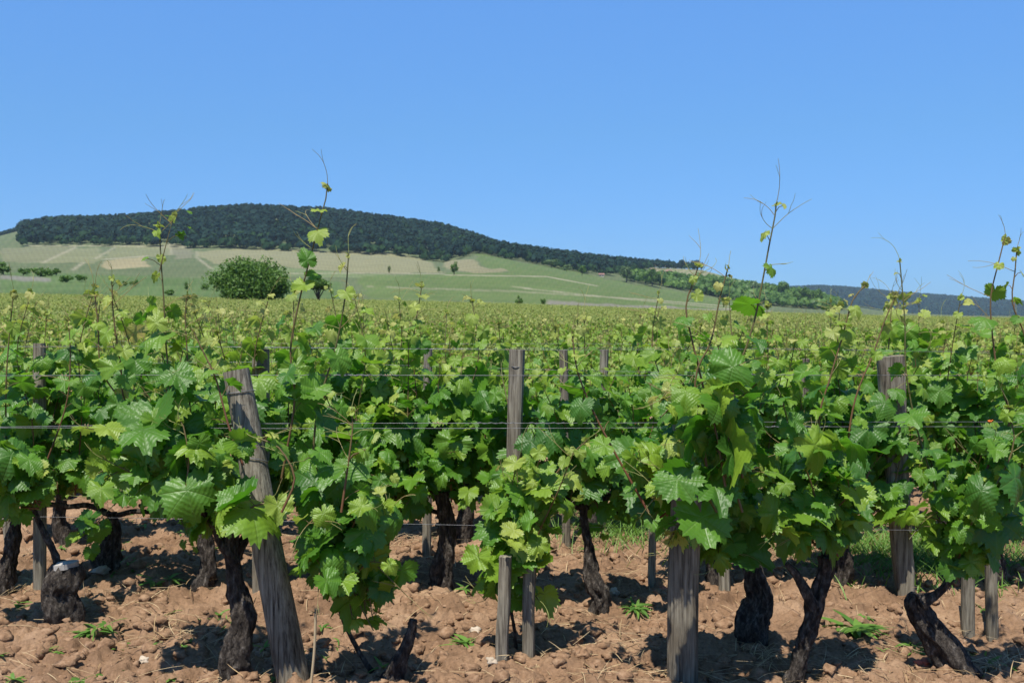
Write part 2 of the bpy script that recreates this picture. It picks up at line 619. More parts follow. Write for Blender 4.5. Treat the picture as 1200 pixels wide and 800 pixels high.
def near_line(pts, w, x, y):
    m = np.zeros(x.shape, bool)
    for a, b in zip(pts[:-1], pts[1:]):
        dx, dy = b[0] - a[0], b[1] - a[1]
        t = np.clip(((x - a[0]) * dx + (y - a[1]) * dy) / (dx * dx + dy * dy), 0, 1)
        m |= np.hypot(x - a[0] - t * dx, y - a[1] - t * dy) < w
    return m


def build_ground():
    az = np.concatenate((np.linspace(-math.pi, -.66, 40, endpoint=False), np.linspace(-.66, .66, 760), np.linspace(.66, math.pi, 41)[1:-1]))
    rr = np.concatenate((np.linspace(.3, 2.4, 20, endpoint=False), np.exp(np.linspace(math.log(2.4), math.log(9), 330, endpoint=False)),
                         np.exp(np.linspace(math.log(9), math.log(160), 90, endpoint=False)), np.linspace(160, 1560, 300, endpoint=False),
                         np.exp(np.linspace(math.log(1560), math.log(5200), 40))))
    A, R = np.meshgrid(az, rr, indexing='xy')
    X, Y = R * np.sin(A), R * np.cos(A)
    Z = ground_z(X, Y)
    na, nr = len(az), len(rr)
    mb = MB()
    i, j = np.meshgrid(np.arange(nr - 1), np.arange(na), indexing='ij')
    j2 = (j + 1) % na
    f = np.stack((i * na + j, i * na + j2, (i + 1) * na + j2, (i + 1) * na + j), -1).reshape(-1, 4)[:, ::-1]
    V = np.stack((X, Y, Z), -1).reshape(-1, 3)
    mb.add(V, f)
    c = np.vstack((V[:na], [[0, 0, 0.0]]))
    mb.add(c, [(q, (q + 1) % na, na) for q in range(na)][::1])
    o = mb.build("ground", M['ground'])
    # what grows on the land: parcels of vines, fallow and tracks on the slope
    v = np.concatenate(mb.V)
    x, y = v[:, 0], v[:, 1]
    r = np.hypot(x, y)
    yc = np.maximum(y, 1)
    px, py = to_pix(x, yc, v[:, 2])
    col = np.tile(np.array((.105, .135, .055)), (len(v), 1))
    def rows(c, ca, ang, sp, m):
        s = np.sin((px * math.cos(ang) + (py * 3) * math.sin(ang)) / sp * 2 * math.pi)
        t = (.5 + .5 * s)[m, None] * .8 + .2 * hash3((px[m] * 3).astype(np.int64), (py[m] * 3).astype(np.int64), np.zeros(m.sum(), np.int64))[:, None]
        col[m] = np.array(c) * t + np.array(ca) * (1 - t)
    far = (r > 150) & (y > 0)
    green = (.072, .10, .042), (.10, .115, .055)
    rows(*green, .3, 9, far)
    tan = (.160, .158, .082), (.118, .135, .064)
    polys = [
        ([(0, 291), (90, 288), (50, 308), (0, 306)], (.115, .13, .06), (.145, .14, .08), 1.2, 7),
        ([(50, 308), (88, 290), (115, 290), (120, 300), (110, 309)], *tan, 1.0, 5),
        ([(120, 303), (135, 289), (150, 286), (200, 285), (202, 298), (160, 302)], *tan, .9, 6),
        ([(122, 305), (172, 301), (172, 314), (122, 315)], (.245, .21, .115), (.18, .165, .09), 1.35, 5),
        ([(200, 285), (226, 291), (228, 303), (202, 303)], (.15, .145, .09), (.12, .125, .07), 1.3, 5),
        ([(228, 295), (300, 291), (420, 296), (480, 298), (505, 309), (518, 319), (420, 320), (330, 313), (250, 308)], (.195, .18, .098), (.14, .148, .076), 1.1, 6),
        ([(250, 310), (330, 314), (420, 321), (520, 321), (520, 328), (250, 322)], (.10, .14, .055), (.13, .15, .07), .5, 8),
        ([(520, 307), (556, 304), (562, 312), (600, 317), (560, 320), (525, 318)], (.19, .17, .095), (.14, .14, .075), 1.2, 6),
        ([(557, 296), (640, 312), (760, 336), (840, 350), (900, 358), (900, 366), (640, 356), (430, 350), (420, 323), (520, 321), (600, 318), (565, 311)], (.070, .112, .030), (.095, .122, .042), .45, 10),
        ([(640, 352), (760, 358), (900, 364), (900, 366), (640, 357)], (.17, .155, .12), (.13, .13, .09), .3, 8),
        ([(0, 318), (240, 326), (400, 330), (400, 352), (0, 350)], (.060, .105, .030), (.085, .118, .042), .2, 11),
        ([(0, 322), (60, 325), (60, 330), (0, 328)], (.15, .145, .115), (.11, .115, .085), .2, 6),
        ([(765, 312), (850, 316), (850, 325), (765, 325)], (.22, .19, .12), (.11, .14, .05), .6, 9),
        ([(840, 318), (960, 330), (960, 348), (840, 330)], (.10, .15, .045), (.13, .16, .06), .6, 9),
    ]
    for poly, c, ca, ang, sp in polys:
        m = far & inside(poly, px + 5 * vnoise(px / 12, py / 4), py + 1.3 * vnoise(px / 14, py / 4 + 9))
        rows(c, ca, ang, sp, m)
    pale = (.22, .205, .135)
    for pts, w in (([(229, 293), (231, 302), (248, 315)], 1.0), ([(88, 290), (50, 308)], .9), ([(112, 303), (134, 290)], .8), ([(122, 304), (172, 300)], .6),
                   ([(97, 308), (86, 316)], 1.3), ([(198, 286), (201, 298)], 1.1), ([(520, 322), (640, 324), (700, 335)], .5), ([(430, 336), (600, 341), (760, 351), (880, 361)], .45),
                   ([(600, 336), (720, 349), (860, 362)], .4), ([(28, 288), (120, 288), (240, 290)], .5), ([(250, 321), (420, 320), (520, 321)], .4)):
        col[far & near_line(pts, w, px, py)] = pale
    col[(r > 1200) & (py < Y_BASE.min()) & False] = (.02, .03, .02)
    mid = (r > 9) & (r <= 150)
    col[mid] = (.12, .115, .05)
    g = col[:na * nr].reshape(nr, na, 3)
    for it in range(1):
        g = (g * 4 + np.roll(g, 1, 1) + np.roll(g, -1, 1)) / 6
        g[1:-1] = (g[:-2] + g[1:-1] * 2 + g[2:]) / 4
    col[:na * nr] = g.reshape(-1, 3)
    row_shade = 1 + .08 * np.sin(px * 1.5 + 2.5 * np.sin(px / 70) + py * .5) * (r > 200)
    col = col * row_shade[:, None]
    a = o.data.attributes.new("land", 'FLOAT_COLOR', 'POINT')
    a.data.foreach_set("color", np.hstack((col, np.ones((len(col), 1)))).ravel())
    a = o.data.attributes.new("near", 'FLOAT', 'POINT')
    a.data.foreach_set("value", np.clip((26 - r) / 12, 0, 1))
    tag(o, kind="structure")


build_ground()

# ------------------------------------------------------------------ leaves
CTRL = np.array([(0, .68), (12, .60), (27, .51), (40, .56), (53, .63), (68, .56), (82, .51), (96, .53), (112, .56), (130, .51), (150, .46), (166, .36), (180, .08)])


def leaf_template(n, rings, teeth):
    th = np.linspace(-math.pi, math.pi, n, endpoint=False) + math.pi / n * 0
    r = np.interp(np.degrees(np.abs(th)), CTRL[:, 0], CTRL[:, 1])
    if teeth:
        r = r * (1 + teeth * np.where(np.arange(n) % 2 == 0, 1, -1) * (np.abs(th) < 2.9))
    v, f = [(0, 0, 0)], []
    for q in rings:
        for a, b in zip(th, r):
            v.append((math.sin(a) * b * q, math.cos(a) * b * q, 0))
    for k in range(n):
        if k == 0: continue                                  # the petiole notch stays open
        f.append((0, 1 + (k - 1) % n, 1 + k))
    f.append((0, n, 1)) if False else None
    f = [(a, b, c) for a, b, c in f]
    for q in range(len(rings) - 1):
        for k in range(n):
            a, b = 1 + q * n + k, 1 + q * n + (k + 1) % n
            if k == n - 1: pass
            f += [(a, a + n, b + n), (a, b + n, b)]
    f += [(0, n, 1)]
    return np.array(v), np.array([(a, c, b) for a, b, c in f])


LEAF = [leaf_template(50, (.3, .55, .8, 1.0), .075), leaf_template(28, (.55, 1.0), .07), leaf_template(12, (1.0,), 0)]


def add_leaves(mb, items, lod, mat_i=0):
    """items: (pos, tip direction, normal, size, tint)"""
    if not items: return
    tv, tf = LEAF[lod]
    n = len(items)
    pos = np.array([i[0] for i in items])
    T = np.array([i[1] for i in items])
    Nn = np.array([i[2] for i in items])
    T /= np.linalg.norm(T, axis=1)[:, None] + 1e-9
    Nn -= T * (T * Nn).sum(1)[:, None]
    Nn /= np.linalg.norm(Nn, axis=1)[:, None] + 1e-9
    B = np.cross(T, Nn)
    size = np.array([i[3] for i in items])
    tint = np.array([i[4] for i in items])
    X, Y = tv[:, 0], tv[:, 1]
    rr = np.hypot(X, Y)
    th = np.arctan2(X, Y)
    cup = RNG.uniform(-.35, .75, n)[:, None]
    fold = RNG.uniform(-.10, .42, n)[:, None]
    rip = RNG.uniform(.02, .10, n)[:, None]
    ph = RNG.uniform(0, 6.28, n)[:, None]
    droop = RNG.uniform(0, .75, n)[:, None]
    wid = RNG.uniform(.78, 1.2, n)[:, None]
    skew = RNG.uniform(-.24, .24, n)[:, None]
    bulge = .026 * np.sin(np.abs(th) * 6.65 - 1.57)[None] * rr * 1.4 if lod < 2 else 0
    Zz = -cup * rr ** 2 + fold * np.abs(X) - droop * np.maximum(Y, 0) ** 2 + rip * np.sin(5 * th + ph) * rr ** 1.5 * 2 + bulge
    if lod == 0:
        Zz = Zz + .12 * rr ** 2 * np.sin(th * 9 + ph * 2) * RNG.uniform(0, 1, n)[:, None]
    Xx = X * wid + skew * Y
    v = pos[:, None] + size[:, None, None] * (Xx[..., None] * B[:, None] + (Y * np.ones((n, 1)))[..., None] * T[:, None] + Zz[..., None] * Nn[:, None])
    f = (tf[None] + (np.arange(n) * len(tv))[:, None, None]).reshape(-1, 3)
    mb.add(v.reshape(-1, 3), f, mat_i, np.repeat(tint, len(tv)), np.tile(tv[:, :2], (n, 1)))


def unit(v):
    return v / (np.linalg.norm(v) + 1e-9)


def rand_dir():
    v = RNG.normal(size=3)
    return unit(v)


def shoot_leaves(path, leaves, stems, size0, accept=None, young=0.0, start=0.12, lateral=.5, spacing=.065, petiole=.07, tall=False):
    """walk up a shoot and set leaves at its nodes, left and right in turn"""
    seg = np.linalg.norm(np.diff(path, axis=0), axis=1)
    s = np.concatenate(([0], np.cumsum(seg)))
    Ltot = s[-1]
    d = start * Ltot
    side = random.choice((-1, 1))
    row_face = None
    while d < Ltot:
        f = d / Ltot
        p = np.array([np.interp(d, s, path[:, k]) for k in range(3)])
        q = np.array([np.interp(min(d + .02, Ltot), s, path[:, k]) for k in range(3)])
        t = unit(q - p + 1e-6)
        face = -1 if U(0, 1) < .62 else 1                      # towards or away from the camera side of the row
        outd = unit(np.array((side * U(.2, 1), face * U(.1, 1.0), U(-.05, .65))))
        tip_f = max(0, (f - .5) / .5) if tall else max(0, (f - .58) / .5)
        sz = size0 * (1 - .76 * tip_f ** 1.1) * U(.55, 1.2)
        if f < .2: sz *= .85
        pet = unit(outd + .35 * t) * petiole * U(.6, 1.2) * (1 - .6 * tip_f)
        tn = np.clip(young + RNG.normal(.22, .14) + (.75 if tall else .5) * tip_f ** 1.4, 0, 1)
        c = p + pet
        if accept is None or accept(c):
            if stems is not None: stems.append((p, c, tn))
            tipd = unit(outd * .55 + np.array((0, 0, -U(.25, 1.1))) + .35 * rand_dir())
            nor = unit(np.array((0, -.42 if face < 0 else .25, .75)) + outd * .45 + .42 * rand_dir())
            leaves.append((c, tipd, nor, sz, tn))
        if U(0, 1) < lateral and f < .72:
            lp = p
            ld = unit(outd + np.array((0, 0, .4)) + .5 * rand_dir())
            for k in range(random.randint(1, 3)):
                lp = lp + ld * U(.035, .06)
                ld = unit(ld + .3 * rand_dir())
                c = lp + unit(ld + rand_dir()) * .03
                if accept is None or accept(c):
                    leaves.append((c, unit(ld * .5 + np.array((0, 0, -.5)) + .5 * rand_dir()), unit(np.array((0, -.35, .8)) + .6 * rand_dir()),
                                   size0 * U(.4, .72), float(np.clip(young + RNG.normal(.38, .16), 0, 1))))
        side = -side
        d += spacing * U(.7, 1.25) * (1 - .3 * tip_f)
    return


def tendril(mb, p, d, ln, mat_i=1, forks=True, r=.0011):
    pts = [np.array(p)]
    d = unit(np.array(d, float))
    curl = rand_dir() * .5
    for k in range(9):
        d = unit(d + curl * (.12 + .05 * k) + .08 * rand_dir())
        pts.append(pts[-1] + d * ln / 9)
    pts = np.array(pts)
    tube(mb, pts, np.linspace(r, r * .55, len(pts)), 4, mat_i, U(0, 1), False)
    if forks:
        d2 = unit(d * .3 + unit(pts[4] - pts[3]) + .6 * rand_dir())
        q = [pts[4]]
        for k in range(5):
            d2 = unit(d2 + .2 * rand_dir())
            q.append(q[-1] + d2 * ln / 11)
        tube(mb, np.array(q), np.linspace(r * .8, r * .45, 6), 4, mat_i, U(0, 1), False)


def build_shoot(parent, path, size0, lod=0, accept=None, young=0., r0=.0042, redness=None, tall=False, lateral=.5, start=.12, spacing=.065, tendrils=True, petiole=.07):
    """one green cane with its leaves as a sub-part"""
    leaves, stems = [], []
    shoot_leaves(path, leaves, stems, size0, accept, young, start, lateral, spacing, petiole, tall)
    mb = MB()
    n = len(path)
    red = U(.25, 1.0) if redness is None else redness
    tube(mb, path, np.linspace(r0, r0 * .5, n), 6 if lod == 0 else 4, 0, np.clip(np.linspace(red, red * .4, n), 0, 1))
    for p, c, tn in stems:
        m = (p + c) / 2 + np.array((0, 0, .006))
        tube(mb, np.array((p, m, c)), np.array((.0016, .0013, .0012)), 3, 0, red * .6, False)
    if tendrils:
        top = path[-1]
        dirn = unit(path[-1] - path[-3])
        tendril(mb, top, dirn + .3 * rand_dir(), U(.06, .14), 1)
        for k in range(random.randint(0, 2) + (2 if tall else 0)):
            q = path[int(n * U(.6, .95))]
            tendril(mb, q, np.array((random.choice((-1, 1)) * U(.4, 1), U(-.4, .4), U(.2, .9))), U(.08, .17), 1)
    so = mb.build("shoot", [M['cane'], M['tendril']], parent)
    if leaves:
        lb = MB()
        add_leaves(lb, leaves, lod)
        if tall:                                             # furled young leaves at the growing tip
            tips = [(path[-1] - unit(path[-1] - path[-3]) * U(0, .02), unit(rand_dir() + np.array((0, 0, .6))), rand_dir(), U(.016, .032), U(.7, .95)) for k in range(2)]
            add_leaves(lb, tips, lod)
        lo = lb.build("leaves", [M['leaf']], so)
        lo.location = (0, 0, 0)
    return so


# ------------------------------------------------------------------ trunks and posts
def trunk_mesh(mb, path, seg=34, knots=.2, seed=0.0, step=.012, flare=True):
    """path rows: x, y, z, radius"""
    p = smooth_path(path, step)
    pts, rad = p[:, :3], np.maximum(p[:, 3], .004)
    rm = float(rad.mean())

    def radial(th, s, q):
        k = .9 / max(rm, .012)
        cx, cy = np.cos(th) * .9, np.sin(th) * .9
        hz = q[:, 2:3] * k * .5
        a = fbm(cx * 1.1 + seed, cy * 1.1, hz * .8 + seed, 3) * knots * 2.0
        tw = th * 7 + hz * 2.2 + 2.0 * vnoise(cx + seed, cy, hz * .6)
        ridge = (np.abs(np.sin(tw * .5)) - .6) * .2
        fine = vnoise(cx * 6, cy * 6 + seed, hz * 3.2) * .2 + vnoise(cx * 11, cy * 11 + seed, hz * 5) * .10
        return 1 + a + ridge + fine

    tube(mb, pts, rad, seg, 0, 0.0, True, radial)


def px_path(rows, D, dys=None):
    """pixel outline of a trunk (px, py, width px) to a path in the place"""
    out = []
    for k, (a, b, w) in enumerate(rows):
        q = P(a, b, D + (dys[k] if dys else 0))
        out.append((*q, w * .39 * D / F_PX))
    return out


def make_post(name, label, top, base, w_top, w_base, square=False, D=None, lean=0.0, wraps=0, group=None, D_top=None):
    if D is None: D = depth_of(base[1])
    b = P(base[0], base[1], D)
    t = P(top[0], top[1], D + lean)
    gz = float(ground_z(b[0], b[1]))
    d = unit(t - b)
    b0 = b - d * (abs(b[2] - gz) + .12)
    root = empty(name, (b[0], b[1], gz))
    tag(root, label, "post", group or "wooden trellis posts")
    n = 34
    sd = U(0, 90)
    pts = b0 + (t - b0) * np.linspace(0, 1, n)[:, None]
    pts = pts + .006 * np.stack([vnoise(np.linspace(0, 3, n) + sd, 0, q) for q in (1.5, 4.5, 7.5)], -1)
    rad = np.linspace(w_base, w_top, n) * .5 * D / F_PX

    def radial(th, s, q):
        r = 1.0
        if square:
            m = np.maximum(np.abs(np.cos(th + .2)), np.abs(np.sin(th + .2)))
            r = np.minimum(1 / m, 1.2) * .93
        cr = -.22 * np.exp(-((np.mod(th - 4.3 + .25 * np.sin(s * 4 + sd) + math.pi, 2 * math.pi) - math.pi) / .05) ** 2) * (vnoise(s * 3 + sd, 0, 0) > -.35)
        cr = cr - .10 * np.exp(-((np.mod(th - 5.2 + .2 * np.sin(s * 3 + sd * 2) + math.pi, 2 * math.pi) - math.pi) / .045) ** 2)
        return r * (1 + .035 * vnoise(np.cos(th) * 2 + sd, np.sin(th) * 2, s * 6) + .02 * vnoise(th * 8, s * 2, sd)) + cr
    mb = MB()
    tube(mb, pts, rad, 56, 0, 0, True, radial)
    o = mb.build("shaft", M['post'], root)
    fr = frames(pts)
    for k in range(wraps):
        s = (n - 3 - k * 6)
        c = pts[s]
        th = np.linspace(0, 2 * math.pi * 1.0, 40)
        rr = rad[s] * 1.07
        ring = c + rr * (np.cos(th)[:, None] * fr[1][s] + np.sin(th)[:, None] * fr[2][s]) + (fr[0][s] * ((.12 if k else .02) * np.sin(th + 1) * rr * 3)[:, None])
        wb = MB()
        tube(wb, ring, .0016, 5)
        wb.build("wire_wrap", M['wire'], root)
    return root


# ------------------------------------------------------------------ front rows of vines
D1, D2, D3 = 3.45, 4.5, 5.6


def region_accept(poly):
    def f(c):
        x, y = to_pix(c[0], c[1], c[2])
        return bool(inside(poly, np.array([x]), np.array([y]))[0])
    return f


def rand_in(poly):
    xs, ys = [p[0] for p in poly], [p[1] for p in poly]
    while True:
        x, y = U(min(xs), max(xs)), U(min(ys), max(ys))
        if inside(poly, np.array([x]), np.array([y]))[0]:
            return x, y


def arc(a, b, up=.25, n=16, jit=.02):
    """a cane from a to b that starts upright and leans over"""
    a, b = np.array(a), np.array(b)
    L = np.linalg.norm(b - a)
    m1 = a + (b - a) * .33 + np.array((0, 0, up * L * .55)) + rand_dir() * jit
    m2 = a + (b - a) * .68 + np.array((0, 0, up * L * .5)) + rand_dir() * jit
    return smooth_path(np.array((a, m1, m2, b)), max(.02, L / n))


def front_vine(label, D, trunk_paths, heads, poly, n_shoots, size0, tall_paths=(), lod=0, young=0., depth=.16, cut_top=None, lateral=.35, group="old vines of the nearest row"):
    b = trunk_paths[0][0]
    gz = float(ground_z(b[0], b[1]))
    root = empty("grape_vine", (b[0], b[1], gz))
    tag(root, label, "grape vine", group)
    mb = MB()
    for k, tp in enumerate(trunk_paths):
        if k == 0:
            q = tp[0]
            tp = [(q[0], q[1], gz - .05, q[3] * 1.1)] + [r for r in tp if r[2] > gz - .03]
        trunk_mesh(mb, tp, 36 if k == 0 else 20, .2 if k == 0 else .14, U(0, 50))
    to = mb.build("trunk", M['bark'], root)
    if cut_top is not None:
        c, r = cut_top
        cb = MB()
        th = np.arange(20) * 2 * math.pi / 20
        ring = np.stack((c[0] + r * (1 + .1 * np.sin(3 * th)) * np.cos(th), c[1] + r * np.sin(th), c[2] + .10 * r * np.cos(th) + 0 * th), -1)
        low = ring * 1.0
        low[:, 2] -= .02
        cb.add(np.vstack((ring, low, [[c[0], c[1], c[2] + .006]])), [(k, (k + 1) % 20, 40) for k in range(20)])
        cb.add(np.vstack((ring, low)), [(k + 20, (k + 1) % 20 + 20, (k + 1) % 20, k) for k in range(20)])
        co = cb.build("cut_face", M['cut'], to, smooth=False)
        co.location = (0, 0, 0)
    acc = region_accept(poly) if poly else None
    for k in range(n_shoots):
        h = np.array(heads[k % len(heads)]) + np.array((U(-.04, .04), U(-.03, .03), U(-.02, .03)))
        x, y = rand_in(poly)
        e = P(x, y, D + U(-depth, depth))
        build_shoot(root, arc(h, e, U(.05, .4)), size0, lod, acc, young, U(.003, .0042), lateral=lateral, tendrils=U(0, 1) < .5)
    for tpth in tall_paths:
        pts, dd = tpth[0], tpth[1]
        kw = tpth[2] if len(tpth) > 2 else {}
        pp = np.array([P(a, c, D + dd) for a, c in pts])
        pp = smooth_path(pp, .03)
        pp[:, 1] += .03 * np.linspace(0, 1, len(pp)) ** 2
        build_shoot(root, pp, kw.get('size', size0), lod, None, kw.get('young', young), kw.get('r', .0042), kw.get('red', None), True, kw.get('lat', .25), kw.get('start', .1), kw.get('sp', .068), True, .055)
    return root


def hd(px, py, D):
    return tuple(P(px, py, D))


# nearest row
front_vine("stumpy vine trunk at the left with a pale sawn-off top and one bare arm", 3.85,
           [px_path([(70, 744, 44), (73, 716, 48), (67, 692, 42), (73, 676, 48), (75, 666, 43), (76, 660, 36)], 3.95),
            px_path([(68, 664, 12), (64, 648, 10), (57, 634, 9), (46, 612, 8), (38, 590, 7)], 3.97)],
           [hd(40, 592, 3.9)], [(-120, 480), (40, 520), (52, 560), (44, 600), (10, 640), (-60, 640), (-120, 600)], 8, .145,
           [([(10, 560), (6, 470), (8, 400), (12, 340)], .1, {'size': .085}), ([(40, 580), (75, 480), (80, 420), (76, 372)], .2, {'size': .07, 'lat': 0})],
           cut_top=(P(76, 659, 3.94), .047))
front_vine("gnarled vine left of the leaning post, a big lit knot on its dark trunk", 3.42,
           [px_path([(273, 806, 48), (272, 775, 42), (282, 738, 34), (285, 714, 36), (279, 688, 26), (274, 655, 22), (270, 620, 22)], 3.42),
            px_path([(276, 660, 16), (262, 640, 13), (240, 600, 11), (205, 560, 9)], 3.4),
            px_path([(276, 655, 16), (292, 622, 12), (315, 590, 10)], 3.45)],
           [hd(270, 622, 3.42), hd(205, 560, 3.4), hd(240, 600, 3.4), hd(300, 605, 3.45)],
           [(84, 480), (120, 450), (200, 430), (238, 470), (262, 540), (282, 600), (275, 630), (255, 655), (215, 620), (160, 610), (130, 620), (100, 580)], 20, .145,
           [([(215, 590), (196, 520), (200, 470), (193, 400), (190, 350), (186, 305), (183, 262)], 0, {'size': .12, 'sp': .10, 'red': .4}),
            ([(187, 318), (194, 285), (201, 250)], 0.0, {'size': .03, 'r': .002, 'sp': .08}),
            ([(285, 545), (268, 500), (252, 445), (237, 415), (222, 386)], -.12, {'size': .075, 'red': 1.0, 'sp': .10, 'lat': 0}),
            ([(225, 600), (150, 480), (140, 430), (130, 370), (127, 325)], .02, {'size': .095, 'red': .9}),
            ([(230, 590), (222, 480), (218, 420), (214, 365), (216, 345)], .05, {'size': .10}),
            ([(250, 600), (170, 500), (120, 440), (112, 380), (106, 338)], .1, {'size': .09}),
            ([(330, 600), (345, 560), (325, 525), (300, 515)], -.22, {'size': .165, 'sp': .10, 'start': .6, 'lat': 0}),
            ([(275, 620), (285, 600), (310, 590), (330, 600)], -.2, {'size': .15, 'sp': .06, 'start': .2}),
            ([(215, 600), (220, 540), (212, 500), (205, 490)], -.15, {'size': .15, 'sp': .08, 'start': .2})])
front_vine("low vine with a pale bent stub, its leaves hanging right of the leaning post", 3.3,
           [px_path([(452, 806, 34), (464, 780, 24), (474, 758, 17), (482, 738, 14), (485, 726, 13)], 3.42),
            px_path([(446, 800, 10), (425, 770, 7), (400, 720, 6), (380, 640, 6)], 3.5)],
           [hd(385, 640, 3.45), hd(395, 690, 3.4)],
           [(345, 560), (380, 470), (440, 470), (455, 560), (478, 620), (492, 690), (492, 725), (425, 758), (372, 742), (350, 705), (335, 640)], 20, .135,
           [([(330, 560), (345, 470), (340, 410), (350, 352), (362, 303), (373, 258), (380, 232), (382, 214)], .12, {'size': .105, 'sp': .11, 'red': .55, 'lat': .1}),
            ([(365, 560), (372, 480), (392, 410), (403, 350), (407, 296)], .15, {'size': .10, 'sp': .10, 'red': .3}),
            ([(400, 600), (408, 540), (412, 500), (410, 480)], -.12, {'size': .06, 'red': .8, 'young': .2})])
front_vine("young leafy vine climbing between the two short stakes at the middle", 3.7,
           [px_path([(606, 775, 5), (603, 740, 5), (598, 700, 5), (605, 660, 5)], 3.66)],
           [hd(604, 680, 3.68), hd(600, 700, 3.68)],
           [(556, 640), (560, 540), (610, 525), (690, 530), (680, 600), (668, 655), (645, 715), (600, 722), (560, 700), (552, 670)], 14, .118,
           [([(604, 690), (625, 600), (660, 545), (690, 515)], -.05, {'size': .09, 'young': .15})], young=.16)
front_vine("fat black vine trunk just right of the thick upright post", 3.3,
           [px_path([(885, 756, 36), (884, 728, 47), (892, 704, 38), (886, 682, 30), (880, 660, 20), (872, 630, 16)], 3.85),
            px_path([(880, 660, 16), (850, 630, 12), (820, 610, 10), (780, 600, 8)], 3.7)],
           [hd(872, 630, 3.7), hd(850, 625, 3.6), hd(815, 610, 3.6), hd(780, 600, 3.65)],
           [(690, 520), (730, 540), (770, 500), (785, 430), (830, 395), (890, 430), (930, 480), (935, 600), (900, 660), (850, 665), (800, 655), (770, 640), (720, 620), (694, 585)], 21, .152,
           [([(850, 560), (860, 450), (874, 410), (886, 372), (896, 325), (904, 285), (911, 252), (913, 236)], -.25, {'size': .108, 'sp': .11, 'red': .35, 'lat': .12}),
            ([(830, 560), (815, 450), (834, 400), (845, 350), (856, 312)], -.1, {'size': .085, 'young': .2}),
            ([(840, 520), (812, 400), (805, 360), (812, 335), (821, 310)], -.05, {'size': .06, 'red': .9, 'lat': 0}),
            ([(850, 570), (835, 490), (805, 462), (775, 470)], -.26, {'size': .175, 'sp': .065, 'start': .25}),
            ([(840, 600), (815, 560), (790, 560), (765, 590)], -.24, {'size': .16, 'sp': .065, 'start': .2}),
            ([(830, 620), (815, 610), (795, 615), (785, 640)], -.22, {'size': .15, 'sp': .05, 'start': .1}),
            ([(870, 600), (850, 540), (820, 510), (800, 520)], -.24, {'size': .165, 'sp': .07, 'start': .3}),
            ([(870, 560), (862, 470), (850, 430), (842, 400)], -.2, {'size': .18, 'sp': .08, 'start': .3}),
            ([(760, 600), (715, 520), (690, 470), (676, 430), (671, 388)], -.05, {'size': .075, 'red': 1., 'lat': .1})], depth=.2)
front_vine("forked vine trunk, twisted grey brown, at the bottom right of the thick post", 3.35,
           [px_path([(928, 808, 27), (937, 772, 23), (946, 738, 25), (955, 706, 23), (965, 676, 22), (968, 652, 24)], 3.42),
            px_path([(954, 712, 19), (943, 690, 15), (932, 672, 12), (922, 660, 9)], 3.38),
            px_path([(968, 655, 18), (975, 620, 13), (985, 580, 10)], 3.45)],
           [hd(968, 648, 3.42), hd(985, 580, 3.45), hd(968, 640, 3.4)],
           [(880, 470), (930, 440), (985, 470), (1015, 520), (1010, 600), (985, 650), (960, 670), (930, 668), (890, 620)], 16, .160,
           [([(975, 600), (960, 500), (975, 440), (990, 392), (1002, 352), (1018, 334)], .05, {'size': .09}),
            ([(985, 600), (1000, 480), (1025, 415), (1040, 375), (1054, 346)], .1, {'size': .08})], depth=.18)
front_vine("thick dark vine trunk slanting to the left at the right edge", 3.45,
           [px_path([(1132, 792, 52), (1112, 762, 46), (1092, 738, 40), (1078, 718, 34), (1072, 703, 27), (1074, 695, 13)], 3.55),
            px_path([(1078, 706, 22), (1098, 696, 13), (1114, 678, 11), (1128, 645, 10), (1140, 600, 9)], 3.52)],
           [hd(1114, 676, 3.5), hd(1138, 605, 3.5), hd(1125, 650, 3.5)],
           [(1030, 560), (1090, 530), (1140, 540), (1180, 480), (1260, 480), (1270, 640), (1210, 690), (1150, 680), (1110, 690), (1075, 660), (1050, 610)], 15, .125,
           [([(1140, 610), (1160, 540), (1184, 495), (1171, 440), (1165, 390), (1164, 348), (1173, 312), (1183, 276)], -.05, {'size': .10, 'red': .95, 'sp': .10}),
            ([(1180, 600), (1215, 480), (1205, 400), (1190, 355), (1194, 318), (1197, 290)], -.1, {'size': .075, 'red': .9, 'lat': .1}),
            ([(1150, 600), (1188, 530), (1190, 500), (1186, 470)], -.2, {'size': .12, 'red': .5}),
            ([(1120, 640), (1080, 520), (1064, 440), (1063, 380), (1060, 330), (1058, 303)], .1, {'size': .085, 'red': .2, 'sp': .10})])

